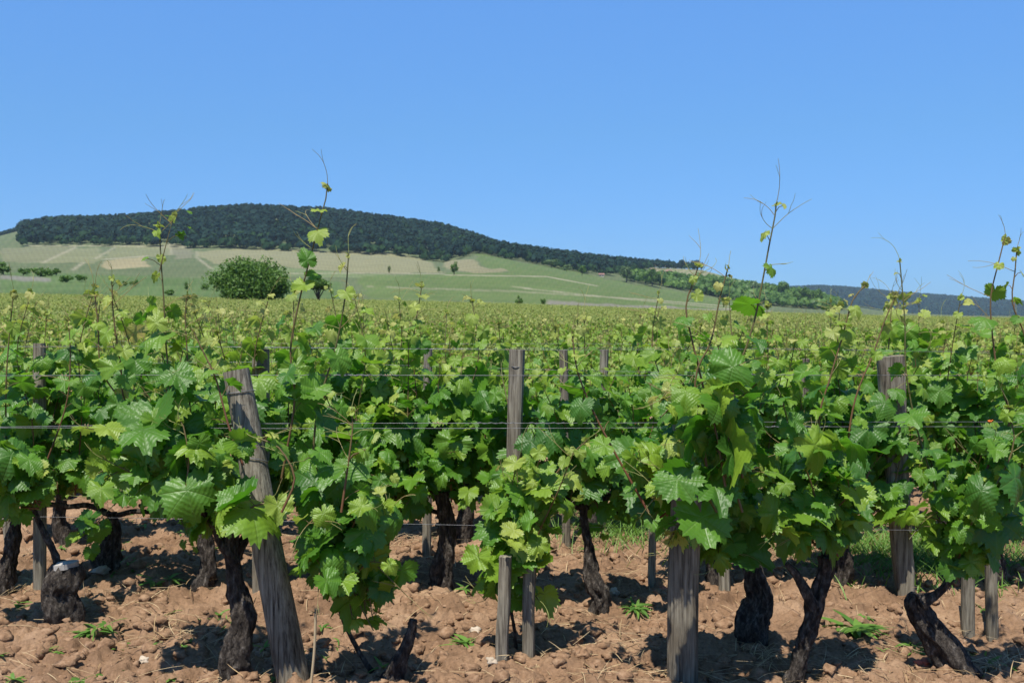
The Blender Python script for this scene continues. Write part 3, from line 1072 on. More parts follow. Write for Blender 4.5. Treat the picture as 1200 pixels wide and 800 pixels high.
# second row: a continuous hedge, trunks where the photograph shows them
front_row2 = [
    ("leafy vine at the left edge of the second row, before the pale post top", [(6, 690, 24), (10, 660, 22), (16, 630, 18), (20, 600, 15)], 4.5),
    ("leafy vine left of the tall middle post, no trunk showing between its neighbours", [(448, 690, 14), (450, 660, 12), (452, 630, 11), (455, 600, 10)], 4.62),
    ("squat forked vine behind the sawn-off trunk at the left", [(122, 674, 30), (124, 655, 36), (129, 640, 26), (134, 618, 17), (132, 600, 14)], 4.85),
    ("knotty vine seen between the leaves left of the leaning post", [(238, 708, 32), (240, 682, 29), (244, 655, 24), (238, 625, 21), (236, 590, 18)], 4.45),
    ("vine with a lit half-trunk behind the leaves right of the leaning post", [(392, 700, 26), (394, 660, 22), (390, 620, 18), (392, 590, 16)], 4.5),
    ("straight mossy vine trunk with a level arm, left of the tall middle post", [(519, 696, 29), (520, 668, 29), (525, 640, 23), (522, 604, 21), (518, 576, 19)], 4.55),
    ("dark vine trunk with a bent swollen foot, right of the two short stakes", [(702, 722, 28), (704, 700, 29), (693, 672, 21), (691, 644, 15), (685, 612, 13), (684, 590, 12)], 4.3),
    ("vine whose black trunk shows in the gap right of the thick upright post", [(838, 690, 25), (836, 660, 24), (840, 630, 18), (838, 590, 15)], 4.6),
    ("black vine trunk half hidden between the forked vine and the dark slatted post", [(986, 684, 26), (987, 662, 28), (984, 640, 20), (988, 600, 16)], 4.65),
    ("vine with its trunk hidden by leaves at the right edge behind the slanting trunk", [(1165, 690, 26), (1168, 660, 24), (1160, 630, 18), (1164, 590, 15)], 4.6),
]


def row_shoots(root, x0, y0, zb, half, n, size0, lod, ztop=(.82, 1.12), tall_p=.22, young=0., parts=True, lateral=.5):
    """upright canes of one vine along its stretch of the row; separate shoots when parts, else returned as lists"""
    out = []
    for k in range(n):
        fx = (k + U(.1, .9)) / n * 2 - 1
        a = np.array((x0 + fx * half * .75, y0 + U(-.05, .05), zb + U(-.03, .06)))
        tall = U(0, 1) < tall_p
        zt = ztop[1] + U(.08, .36) if tall else U(*ztop)
        e = np.array((x0 + fx * half * 1.05 + U(-.1, .1), y0 + U(-.20, .20), zt + (a[2] - zb) + (zb - .42)))
        pth = smooth_path(np.array((a, a + (e - a) * .35 + np.array((U(-.05, .05), U(-.08, .08), .02)), a + (e - a) * .7 + np.array((U(-.05, .05), U(-.06, .06), .0)), e)), .035)
        if parts:
            build_shoot(root, pth, size0, lod, None, young, U(.003, .004), tall=tall, start=.03, lateral=lateral, tendrils=tall or U(0, 1) < .25)
        else:
            out.append((pth, tall))
    # a few drooping laterals fill the foot of the hedge
    for k in range(max(3, int(n * .8))):
        a = np.array((x0 + U(-1, 1) * half * .7, y0 + U(-.06, .06), zb + U(.05, .25)))
        e = a + np.array((U(-.22, .22), random.choice((-1, 1)) * U(.05, .22), U(-.28, .08)))
        pth = arc(a, e, .3, 8)
        if parts:
            build_shoot(root, pth, size0 * .92, lod, None, young, .0026, tendrils=False, lateral=.3)
        else:
            out.append((pth, False))
    return out


EXTRA = {front_row2[8][0]: ([(1000, 600), (1020, 550), (1045, 520), (1070, 500)], [(1010, 610), (1040, 590), (1065, 570), (1080, 540)], [(1000, 560), (1025, 500), (1040, 470), (1050, 455)],
                            [(1030, 600), (1050, 560), (1055, 520), (1045, 490)], [(1020, 620), (1045, 610), (1070, 615), (1090, 630)])}
for label, tp, D in front_row2:
    path = px_path(tp, D)
    x0 = path[-1][0]
    b = path[0]
    gz = float(ground_z(b[0], b[1]))
    root = empty("grape_vine", (b[0], b[1], gz))
    tag(root, label, "grape vine", "vines of the second row")
    mb = MB()
    trunk_mesh(mb, [(b[0], b[1], gz - .05, b[3] * 1.1)] + [r for r in path if r[2] > gz - .03], 32, .2, U(0, 50))
    hz = path[-1][2]
    for s in (-1, 1):
        trunk_mesh(mb, [(x0, D, hz - .02, .014), (x0 + s * .12, D + U(-.03, .03), hz + U(.0, .04), .012), (x0 + s * .28, D + U(-.03, .03), hz + U(-.02, .03), .009)], 14, .14, U(0, 50))
    mb.build("trunk", M['bark'], root)
    row_shoots(root, x0, D, .40, .36, 11, .132, 0, ztop=(.76, 1.0), tall_p=.42, lateral=.35)
    for tpth in EXTRA.get(label, ()):
        pp = smooth_path(np.array([P(a, c, D - .22) for a, c in tpth]), .03)
        build_shoot(root, pp, .14, 0, start=.2)


def generic_trunk(mb, x, y, gz, h):
    sd = U(0, 90)
    w = U(.035, .05)
    path = [(x + U(-.05, .05), y, gz - .04, w * 1.1), (x + U(-.05, .05), y, gz + h * .25, w), (x + U(-.03, .03), y, gz + h * .6, w * .75), (x, y, gz + h, w * .6)]
    trunk_mesh(mb, path, 16, .2, sd, .03)
    for s in (-1, 1):
        trunk_mesh(mb, [(x, y, gz + h - .02, .014), (x + s * .15, y, gz + h + .02, .012), (x + s * .33, y, gz + h + .01, .009)], 8, .1, sd, .05)


# third row: built one by one, the outer ones also show shoots of their own
third = [(-2.45, "far left"), (-1.72, 0), (-.95, 0), (-.25, 0), (.45, 0), (1.1, 0), (1.75, 0), (2.4, 0)]
third_lab = [
    "third row vine at the left edge, in line with the dark stake there",
    "third row vine whose trunk shows above the sawn-off trunk",
    "third row vine whose leaves rise behind the leaning post",
    "third row vine seen over the mossy trunk, its black foot left of the middle post",
    "third row vine just right of the tall middle post",
    "third row vine behind the gap left of the thick upright post",
    "third row vine behind the big leaves over the forked trunk",
    "third row vine at the right edge behind the dark slatted post",
]
for (x, _), lab in zip(third, third_lab):
    y = D3 + U(-.06, .06)
    gz = float(ground_z(x, y))
    root = empty("grape_vine", (x, y, gz))
    tag(root, lab, "grape vine", "vines of the third row")
    mb = MB()
    generic_trunk(mb, x, y, gz, .38)
    mb.build("trunk", M['bark'], root)
    row_shoots(root, x, y, gz + .42,   .38, 12, .118, 1, ztop=(.72, .93), tall_p=.40, young=.05)

# ------------------------------------------------------------------ rows behind: single vines copied from a few kinds
def vine_kind(lod, n, tall_p, young, with_trunk):
    mb = MB()
    leaves, stems = [], []
    for pth, tall in row_shoots(None, 0, 0, .40, .42, n, .11, lod, (.58, .80), tall_p, young, False):
        stems2 = [] if lod < 2 else None
        shoot_leaves(pth, leaves, stems2, .086 if lod < 2 else .068, None, young + .05, .12, .45, .065 if lod < 2 else .065, .07, tall)
        tube(mb, pth[::2] if lod == 2 else pth, np.linspace(.0036, .0016, len(pth[::2] if lod == 2 else pth)), 3, 1, U(.2, 1), False)
        if tall:
            tendril(mb, pth[-1], unit(pth[-1] - pth[-3]), U(.06, .14), 2)
            if lod == 1: tendril(mb, pth[-4], np.array((U(-1, 1), U(-.3, .3), .5)), U(.06, .14), 2)
    add_leaves(mb, leaves, lod, 0)
    fo = mb.build("foliage", [M['leaf'], M['cane'], M['tendril']], None, link=False)
    tb = MB()
    generic_trunk(tb, 0, 0, 0, .4)
    to = tb.build("trunk", M['bark'], None, link=False)
    return fo, to


kinds1 = [vine_kind(1, 15, .48, .12, True) for k in range(5)]
kinds2 = [vine_kind(2, 18, .25, .18, True) for k in range(6)]
n_vines = 0
row_i = 3
y = D3 + 1.1
while n_vines < 268:
    half = y * .53 + .5
    x = -half + U(0, .4)
    near = y < 10.5
    while x < half:
        fo, to = random.choice(kinds1 if near else kinds2)
        gz = float(terrain(x, y))
        root = empty("grape_vine", (x, y, gz))
        if y < 10.5:
            lab = "leafy vine in the rows just behind the third, its yellow tips above the wires"
        else:
            lab = "vine in the packed rows farther back, only its yellow green top showing"
        tag(root, lab, "grape vine", "vines of the nearer back rows" if near else "vines of the middle rows")
        root.rotation_euler = (0, 0, random.choice((0, math.pi)) + U(-.12, .12))
        s = U(.9, 1.1)
        root.scale = (s, s, U(.95, 1.04))
        for src in (fo, to):
            c = src.copy()
            COL.objects.link(c)
            c.parent = root
            c.location = (0, 0, 0)
        n_vines += 1
        x += U(.76, .95)
    y += 1.1
    row_i += 1
Y_STUFF = y


def far_vines():
    mb = MB()
    yy = Y_STUFF
    tv = np.array([(0, 0, 0), (.5, .28, -.06), (.12, .75, .03), (-.42, .40, -.08)])
    V, T = [], []
    while yy < 163:
        half = yy * .53 + 2
        n = int(2 * half * np.interp(yy, [20, 40, 80, 160], [260, 150, 70, 32]))
        x = RNG.uniform(-half, half, n)
        # vines are gappy along their row
        keep = vnoise(x * 1.2, yy * 3.3, 0) > -.62
        x = x[keep]
        n = len(x)
        yv = yy + RNG.normal(0, .15, n)
        top = .78 + .07 * vnoise(x * .8, yv, 2.2) + .06 * vnoise(x * 3, yv, 4)
        h = top * (1 - .6 * RNG.uniform(0, 1, n) ** 1.5)
        tall = RNG.uniform(0, 1, n) < .03
        h = np.where(tall, RNG.uniform(.82, 1.02, n), h)
        z = terrain(x, yv) + h
        s = np.interp(yy, [20, 40, 80, 160], [.072, .095, .135, .19]) * RNG.uniform(.6, 1.2, n) * np.where(tall, .55, 1)
        nrm = RNG.normal(0, .55, (n, 3)) + np.array((0, -.35, .8))
        nrm /= np.linalg.norm(nrm, axis=1)[:, None]
        t = RNG.normal(0, 1, (n, 3))
        t -= nrm * (t * nrm).sum(1)[:, None]
        t /= np.linalg.norm(t, axis=1)[:, None]
        b = np.cross(t, nrm)
        v = np.stack((x, yv, z), -1)[:, None] + s[:, None, None] * (tv[:, 0][None, :, None] * b[:, None] + tv[:, 1][None, :, None] * t[:, None] + tv[:, 2][None, :, None] * nrm[:, None])
        V.append(v.reshape(-1, 3))
        tt = np.clip(.25 + .9 * (h / top - .8) + RNG.normal(0, .22, n) + .18 * vnoise(x * .25, yv * .25, 7) + tall * .5, 0, 1)
        T.append(np.repeat(tt, 4))
        yy += 1.1
    V, T = np.concatenate(V), np.concatenate(T)
    mb.add(V, np.arange(len(V)).reshape(-1, 4), 0, T)
    o = mb.build("vineyard", M['far_vine'], smooth=False)
    tag(o, "green mass of distant vine rows reaching to the foot of the hill", "vineyard", kind="stuff")


far_vines()

# ------------------------------------------------------------------ posts and stakes
G = "wooden trellis posts"
make_post("trellis_post", "thick grey post leaning left in the nearest row, wire wrapped round its top", (276, 434), (346, 812), 31, 40, D=3.38, lean=.05, wraps=3)
make_post("trellis_post", "thick upright square post, its lit foot dappled by leaf shadows", (806, 478), (800, 800), 38, 38, True, wraps=0)
make_post("trellis_post", "tall slim grey post at the middle, its bare top above the leaves", (606, 410), (597, 705), 18, 18, True, wraps=1, D=4.28)
make_post("trellis_post", "dark weathered post standing behind the forked vine, its foot in bare soil", (1042, 418), (1061, 690), 32, 22, True, D=4.5)
make_post("trellis_post", "short grey post top poking up right of the leaning post", (306, 409), (306, 702), 18, 19, True, D=4.36)
make_post("trellis_post", "pale post top showing in the leaves at the far left", (46, 401), (48, 662), 14, 15, D=4.5)
make_post("trellis_post", "thin dark post leaning in the soil at the left edge, leaves over its top", (10, 560), (13, 652), 13, 13, True)
make_post("trellis_post", "small post top left of the tall middle post, behind two vine rows", (502, 408), (500, 652), 10, 11)
make_post("trellis_post", "post top right of the tall middle post with leaves on both sides", (708, 410), (706, 626), 10, 10)
make_post("trellis_post", "thin grey post top beside the red shoot right of the middle", (660, 411), (664, 640), 10, 10)
make_post("trellis_post", "tan post foot in the soil between the thick post and the fat black trunk", (846, 600), (849, 698), 14, 15, True)
make_post("trellis_post", "thin grey post foot in the soil left of the thick upright post", (766, 610), (763, 690), 9, 10, True)
make_post("trellis_post", "post foot under the leaves at the far right, lit on its left side", (1160, 600), (1163, 740), 13, 14, True)
make_post("trellis_post", "brown post foot just left of the lit one at the far right", (1134, 600), (1136, 736), 14, 15, True)
make_post("trellis_post", "grey post top behind the big leaves right of the thick post", (944, 420), (944, 640), 9, 10)
make_post("short_stake", "dark short stake with leaves round it, left one of the middle pair", (592, 650), (589, 784), 15, 15, True, group="short stakes beside the young vine")
make_post("short_stake", "pale squared short stake with a clean cut top, right of the middle pair", (621, 660), (618, 778), 15, 14, True, group="short stakes beside the young vine")

# ------------------------------------------------------------------ trellis wires
def wire(label, y, zs, r=.00085, x0=None, x1=None, twists=0, curls=0):
    half = y * .56 + .4
    x0, x1 = (-half if x0 is None else x0), (half if x1 is None else x1)
    xs = np.linspace(x0, x1, 60)
    z = np.interp(xs, np.linspace(x0, x1, len(zs)), zs) + .004 * np.sin(xs * 2.1 + y)
    root = empty("trellis_wire", (xs[0], y, z[0]))
    tag(root, label, "wire", "trellis wires")
    mb = MB()
    tube(mb, np.stack((xs, y + .01 * np.sin(xs), z), -1), r, 6)
    mb.build("strand", M['wire'], root)
    for k in range(twists):
        c = U(x0 * .8, x1 * .8)
        ln = U(.12, .3)
        th = np.linspace(0, ln / .012 * 2, int(ln / .012 * 10))
        px = np.linspace(c, c + ln, len(th))
        zz = np.interp(px, xs, z)
        tb = MB()
        tube(tb, np.stack((px, y + .01 * np.sin(px) + .0024 * np.cos(th), zz + .0024 * np.sin(th)), -1), r * 1.1, 4)
        tb.build("twisted_end", M['wire'], root)
    for k in range(curls):                                   # last year's dried tendrils still on the wire
        c = U(x0 * .8, x1 * .8)
        th = np.linspace(0, U(8, 20), 50)
        px = c + th * U(.0012, .0022)
        tb = MB()
        rr = U(.003, .006)
        tube(tb, np.stack((px, y + .01 * np.sin(px) + rr * np.cos(th), np.interp(px, xs, z) + rr * np.sin(th)), -1), .0011, 4, 0, .4)
        tb.build("dried_tendril", M['straw'], root)


def zpx(py, D): return pix_to_z(py, D)


wire("upper wire of the nearest row, tied to the leaning post", 3.52, [zpx(441, 3.42), zpx(443, 3.42), zpx(440, 3.42), zpx(446, 3.42)], twists=3, curls=7)
wire("middle wire of the nearest row, running through the big leaves", 3.5, [zpx(505, 3.40), zpx(501, 3.40), zpx(497, 3.40), zpx(501, 3.40)], twists=2, curls=6)
wire("second middle wire just behind the first, at the height of the gap in the leaves", 3.62, [zpx(499, 3.62), zpx(503, 3.62), zpx(499, 3.62), zpx(503, 3.62)], twists=1)
wire("top wire of the second row, resting on the tall middle post", 4.46, [zpx(405, 4.46), zpx(408, 4.46), zpx(409, 4.46), zpx(418, 4.46)], curls=8, twists=3)
wire("wire of the second row a hand below its top wire", 4.6, [zpx(432, 4.6), zpx(424, 4.6), zpx(438, 4.6), zpx(452, 4.6)], curls=4, twists=1)
wire("lowest wire of the second row, bare above the soil by the mossy trunk", 4.3, [zpx(600, 4.3), zpx(611, 4.3), zpx(619, 4.3), zpx(628, 4.3)])
wire("top wire of the third row, a thin line behind the tall middle post", 5.6, [zpx(404, 5.6), zpx(407, 5.6), zpx(408, 5.6), zpx(413, 5.6)], curls=6, twists=2)
wire("top wire of the fourth row, glimpsed between yellow leaf tips", 6.7, [zpx(398, 6.7), zpx(402, 6.7), zpx(404, 6.7), zpx(408, 6.7)], curls=3)

cb = MB()
q = P(1160, 494, 3.4)
tube(cb, smooth_path(np.array([q + (-.008, -.002, .004), q + (0, -.006, 0), q + (.008, -.002, .005)]), .003), .0028, 8)
tube(cb, np.array([q + (0, 0, -.004), q + (0, 0, .007)]), .002, 8)
tag(cb.build("wire_clip", M['orange']), "tiny orange clip on the middle wire at the right", "wire clip")

# ------------------------------------------------------------------ on the soil
def blob(mb, c, r, mat_i=0, tint=0., flat=.7, seed=None):
    """a lumpy stone or clod"""
    global ICO
    v = ICO_V
    sd = U(0, 999) if seed is None else seed
    d = 1 + .6 * vnoise(v[:, 0] * 1.5 + sd, v[:, 1] * 1.5, v[:, 2] * 1.5 + sd) + .38 * vnoise(v[:, 0] * 3.6 + sd, v[:, 1] * 3.6, v[:, 2] * 3.6)
    w = v * d[:, None] * r
    a = U(0, 6.28)
    w = np.stack((w[:, 0] * math.cos(a) * U(.8, 1.3) - w[:, 1] * math.sin(a), w[:, 0] * math.sin(a) + w[:, 1] * math.cos(a), w[:, 2] * flat), -1)
    mb.add(w + np.asarray(c), ICO_F, mat_i, tint)


def ico(sub):
    import bmesh
    bm = bmesh.new()
    bmesh.ops.create_icosphere(bm, subdivisions=sub, radius=1)
    v = np.array([p.co[:] for p in bm.verts])
    f = np.array([[q.index for q in p.verts] for p in bm.faces])
    bm.free()
    return v, f


ICO_V, ICO_F = ico(3)
stones = [("pale pointed stone in front of the forked trunk at the left", 118, 676, .03, 'stone'),
          ("small white stone at the bottom middle left of the short stakes", 577, 792, .017, 'stone'),
          ("white stone beside the swollen foot of the dark trunk", 720, 697, .022, 'stone'),
          ("flat pale stone in the soil left of the dark short stake", 556, 742, .022, 'stone'),
          ("small red tile chip in front of the slanting trunk", 1082, 777, .022, 'tile'),
          ("dull red tile chip left of the thick upright post", 777, 697, .022, 'tile'),
          ("pale stone half buried at the bottom left corner", 168, 776, .02, 'stone')]
for lab, px, py, r, mk in stones:
    D = depth_of(py)
    q = P(px, py, D)
    mb = MB()
    blob(mb, (q[0], q[1], float(ground_z(q[0], q[1])) + r * .35), r)
    tag(mb.build("stone" if mk == 'stone' else "tile_chip", M[mk]), lab, "stone" if mk == 'stone' else "tile chip")

ICO_V, ICO_F = ico(2)
mb = MB()
ICO_A, ICO_B = ico(2), ico(1)
for k in range(9500):
    D = 2.9 + 4.2 * U(0, 1) ** 1.3
    x = U(-.56, .56) * D
    r = .004 + .028 * U(0, 1) ** 4.5
    ICO_V, ICO_F = ICO_A if r > .01 else ICO_B
    blob(mb, (x, D, float(ground_z(x, D)) + r * U(-.3, .25)), r)
tag(mb.build("clods", M['clod']), "loose crumbly clods of brown soil between the rows", "soil clods", kind="stuff")


def blade(mb, p, d, ln, w, bend, mat_i=0, tint=0., n=5):
    d = unit(np.array(d, float))
    side = unit(np.cross(d, np.array((U(-.3, .3), U(-.3, .3), 1.0))) + 1e-6)
    pts = [np.array(p, float)]
    for k in range(n):
        d = unit(d + np.asarray(bend) / n)
        pts.append(pts[-1] + d * ln / n)
    pts = np.array(pts)
    ww = w * np.array([.7, 1, 1, .85, .6, .15][:n + 1])[:, None] * .5
    v = np.vstack((pts - side * ww, pts + side * ww))
    m = n + 1
    mb.add(v, [(k, k + 1, m + k + 1, m + k) for k in range(n)], mat_i, tint)


mb = MB()
clusters = [(U(-.55, .55), 2.9 + 3.2 * U(0, 1)) for k in range(34)]
for k in range(3600):
    if k % 5 < 3:
        cx, cd = random.choice(clusters)
        D = cd + random.gauss(0, .13)
        x = cx * cd + random.gauss(0, .2)
    else:
        D = 2.9 + 4.0 * U(0, 1)
        x = U(-.56, .56) * D
    a = U(0, 6.28)
    z = float(ground_z(x, D)) + U(.003, .02)
    blade(mb, (x, D, z), (math.cos(a), math.sin(a), U(-.05, .25)), U(.05, .22), U(.0014, .0035), (U(-.4, .4), U(-.4, .4), U(-.5, .05)), 0, U(0, 1))
tag(mb.build("straw", M['straw']), "scattered dry straw and cut stems on the soil", "straw", kind="stuff")


def tuft(label, px, py, n, ln, spread=1.0, D=None):
    D = D or depth_of(py)
    q = P(px, py, D)
    g = float(ground_z(q[0], q[1]))
    mb = MB()
    for k in range(n):
        a = U(0, 6.28)
        p = (q[0] + random.gauss(0, .035), q[1] + random.gauss(0, .03), g - .005)
        blade(mb, p, (math.cos(a) * spread, math.sin(a) * spread, U(.3, 1)), ln * U(.5, 1.2), U(.0016, .0035), (math.cos(a) * .6, math.sin(a) * .6, -U(.6, 1.7)), 0, U(.1, 1))
    tag(mb.build("dry_grass_tuft", M['straw']), label, "dry grass", "tufts of dry grass")


tuft("pale bleached grass tuft at the right edge under the far posts", 1176, 770, 150, .17)
tuft("arching dry grass tuft at the foot of the fat black trunk", 892, 766, 60, .15)
tuft("matted dry grass heap at the foot of the knotted vine by the leaning post", 286, 800, 150, .13)
tuft("dry grass tuft at the far left behind the sawn-off trunk", 42, 690, 110, .15)
tuft("thin dry grass tuft left of the dark slatted post's foot", 998, 690, 70, .17)
tuft("few straw stalks crossed at the foot of the mossy trunk", 528, 705, 24, .12)
tuft("low dry grass patch between the forked vine and the slanting trunk", 1030, 775, 70, .10, 1.6)
tuft("dry grass wisps at the foot of the pale short stake", 626, 782, 50, .10, 1.6)


def weed_leaf(mb, p, d, ln, w, tint):
    blade(mb, p, d, ln, w, (d[0] * .4, d[1] * .4, -U(.3, 1.2)), 0, tint)


def rosette(mb, x, y, n, ln, w, up=.6):
    g = float(ground_z(x, y))
    for k in range(n):
        a = k * 2.4 + U(-.3, .3)
        weed_leaf(mb, (x, y, g), (math.cos(a), math.sin(a), U(.2, 1.2) * up), ln * U(.6, 1.15), w * U(.7, 1.2), U(0, 1))


for lab, px, py, n, ln, w in (("broad leafed green weed in the open soil right of the forked vine", 1012, 738, 44, .15, .026),
                              ("leafy weed at the foot of the slanting trunk", 1066, 750, 24, .10, .016),
                              ("low green weed in the shade right of the sawn-off trunk", 120, 756, 34, .095, .018),
                              ("weed patch in shade behind the sawn-off trunk, left of the knotty vine", 190, 692, 36, .105, .018),
                              ("small sprouting weed left of the sawn-off trunk", 30, 712, 12, .07, .016),
                              ("upright little weed left of the dark short stake", 549, 760, 16, .10, .016),
                              ("weed clump at the foot of the thin post left of the thick upright post", 755, 712, 36, .09, .014),
                              ("bright weed sprig at the very bottom left", 108, 800, 20, .08, .016)):
    D = depth_of(py)
    q = P(px, py, D)
    mb = MB()
    for s in range(3):
        rosette(mb, q[0] + U(-.05, .05), q[1] + U(-.04, .04), max(4, n // 3), ln, w)
    tag(mb.build("weed", M['weed']), lab, "weed", "green weeds on the soil")

mb = MB()
for k in range(900):
    D = 2.9 + 4.4 * U(0, 1)
    x = U(-.56, .56) * D
    if fbm(x * 1.1, D * 1.1, 8.8, 2) < -.1: continue
    rosette(mb, x, D, random.randint(3, 8), U(.02, .07), U(.006, .015), .9)
tag(mb.build("ground_weeds", M['weed']), "tiny green seedlings sprinkled over the soil", "seedlings", kind="stuff")

mb = MB()
for k in range(4200):
    if k % 3:
        x, y = random.gauss(2.05, .30), random.gauss(5.1, .25)
    else:
        x, y = random.gauss(.55, .25), random.gauss(5.9, .3)
    a = U(0, 6.28)
    blade(mb, (x, y, float(terrain(x, y)) - .005), (math.cos(a) * .5, math.sin(a) * .5, 1), U(.06, .2), U(.003, .006), (math.cos(a) * .6, math.sin(a) * .6, -.3), 0, U(.2, 1))
tag(mb.build("grass", M['weed']), "strip of green grass growing between the second and third rows", "grass", kind="stuff")

mb = MB()
q, t = P(364, 806, 3.3), P(370, 716, 3.28)
tube(mb, smooth_path(np.array((q, (q + t) / 2 + (.004, 0, 0), t)), .02), .0045, 8, 0, 1.)
mb2 = MB()
root = empty("dry_stalk", (q[0], q[1], 0))
tag(root, "yellow dry stalk with a frayed head, standing beside the leaning post", "dry stalk")
mb.build("stem", M['straw'], root)
for k in range(30):
    blade(mb2, t - (0, 0, .004), (U(-1, 1), U(-1, 1), U(.1, 1)), U(.015, .03), .003, (U(-.4, .4), 0, -.4), 0, U(.5, 1))
mb2.build("seed_head", M['straw'], root)

# ------------------------------------------------------------------ trees, bushes and houses beyond the field
def depth_on_land(px, py, d0=120):
    """depth where the land shows on row py in column px"""
    D = np.exp(np.linspace(math.log(d0), math.log(1480), 900))
    x = (px - 600) / F_PX * D
    _, yy = to_pix(x, D, terrain(x, D))
    k = np.argmax(yy <= py)
    return float(D[k]) if (yy <= py).any() else 1300.0


def crown_mesh(mb, c, rx, ry, rz, n_lobe, n_leaf, ls, flat_bottom=.0, sd=0):
    c = np.asarray(c, float)
    lob = []
    for k in range(n_lobe):
        d = rand_dir()
        if d[2] < -.75: d[2] = -.75 * U(0, 1)
        rr = U(.35, .92)
        lob.append((c + d * np.array((rx, ry, rz)) * rr * .8, U(.24, .42)))
    per = n_leaf // n_lobe
    for q, r in lob:
        d = RNG.normal(size=(per, 3))
        d /= np.linalg.norm(d, axis=1)[:, None]
        R = r * (RNG.uniform(0, 1, per) ** .45)[:, None]
        pos = q + d * R * np.array((rx, ry, rz * 1.05))
        nrm = d + RNG.normal(0, .55, (per, 3))
        nrm /= np.linalg.norm(nrm, axis=1)[:, None]
        t = np.cross(nrm, RNG.normal(size=(per, 3)))
        t /= np.linalg.norm(t, axis=1)[:, None]
        b = np.cross(t, nrm)
        s = ls * RNG.uniform(.6, 1.3, per)[:, None]
        v = np.stack((pos - t * s * .5, pos + b * s * .32, pos + t * s * .6, pos - b * s * .34), 1)
        mb.add(v.reshape(-1, 3), np.arange(per * 4).reshape(-1, 4), 0, np.repeat(np.clip(RNG.normal(.45, .25, per), 0, 1), 4))


def tree(name, label, cat, px, py_base, w_px, h_px, D, mk, n_lobe, n_leaf, ls, trunk_frac=.25, group=None):
    base = P(px, py_base, D)
    gz = float(terrain(base[0], base[1]))
    k = D / F_PX
    top = base[2] + h_px * k
    root = empty(name, (base[0], base[1], gz))
    tag(root, label, cat, group)
    H = top - gz
    tb = MB()
    tr = max(.05, .035 * H)
    cz = gz + H * trunk_frac
    tube(tb, smooth_path(np.array(((base[0], base[1], gz - .3), (base[0] + .02 * H, base[1], gz + H * .2), (base[0], base[1], cz + H * .25))), H / 14), np.linspace(tr, tr * .6, len(smooth_path(np.array(((base[0], base[1], gz - .3), (base[0] + .02 * H, base[1], gz + H * .2), (base[0], base[1], cz + H * .25))), H / 14))), 9)
    for q in range(6):
        a = q * 1.05 + U(0, .5)
        e = np.array((base[0] + math.cos(a) * w_px * k * .33, base[1] + math.sin(a) * w_px * k * .33, gz + H * U(.5, .8)))
        tube(tb, np.array(((base[0], base[1], gz + H * .22), ((base[0] + e[0]) / 2, (base[1] + e[1]) / 2, (gz + H * .22 + e[2]) / 2 + .04 * H), e)), np.array((tr * .6, tr * .4, tr * .2)), 6)
    tb.build("trunk", M['tree_bark'], root)
    cb = MB()
    crown_mesh(cb, (base[0], base[1], (cz + top) / 2), w_px * k * .5, w_px * k * .45, (top - cz) * .5, n_lobe, n_leaf, ls)
    cb.build("crown", M[mk], root)
    return root


tree("round_tree", "broad round dark green tree alone in the far vines, left of middle", "tree", 294, 356, 106, 57, 122, 'broadleaf', 110, 28000, .34, -.12)
tree("small_tree", "small open crowned tree close right of the broad round tree", "tree", 373, 359, 34, 38, 130, 'broadleaf', 22, 2600, .28, .35)
BUSH = "bushes on the vineyard slope"
for lab, px, py, w, h, D in (
        ("round dark bush alone on the slope under the wood's lower tip", 532, 322, 13, 14, 700),
        ("small thin bush left of the round dark slope bush", 514, 319, 5, 7, 710),
        ("small dark bush above the pale fallow strip, left of the slope bush", 456, 320, 5, 10, 720),
        ("dark bush at the far edge of the field, left of a smaller one", 609, 358, 12, 12, 175),
        ("smaller bush right of the dark one at the far edge of the field", 637, 358, 8, 10, 180),
        ("clipped dark hedge clump at the left edge below the tan parcels", 4, 322, 26, 15, 480),
        ("second hedge clump from the left edge, darker and lower", 27, 323, 18, 12, 480),
        ("rounded hedge clump at the right end of the dark hedge", 48, 324, 24, 13, 480),
        ("low end bush of the dark hedge, above the grey wall strip", 66, 323, 14, 9, 480),
        ("pale low bush left of the shrub group on the lower slope", 78, 331, 20, 9, 430),
        ("low bush in the shrub group below the pale track junction", 96, 330, 18, 9, 430),
        ("dark round bush in the middle of the lower slope, left of the track", 158, 336, 13, 9, 400),
        ("small bush just left of that dark round bush on the lower slope", 147, 335, 9, 6, 400),
        ("bush at the end of the pale track left of the broad round tree", 218, 339, 9, 9, 390),
        ("bush touching the left side of the broad round tree", 239, 340, 12, 10, 380),
        ("low wide bush in front of the track bushes left of the round tree", 201, 346, 18, 8, 300)):
    D = depth_on_land(px, py)
    tree("bush", lab, "bush", px, py, w * 1.1, h * 1.1, D, 'broadleaf', 9, 700, w * D / F_PX * .11, -.2, BUSH)
HT = "trees on the right flank of the hill"
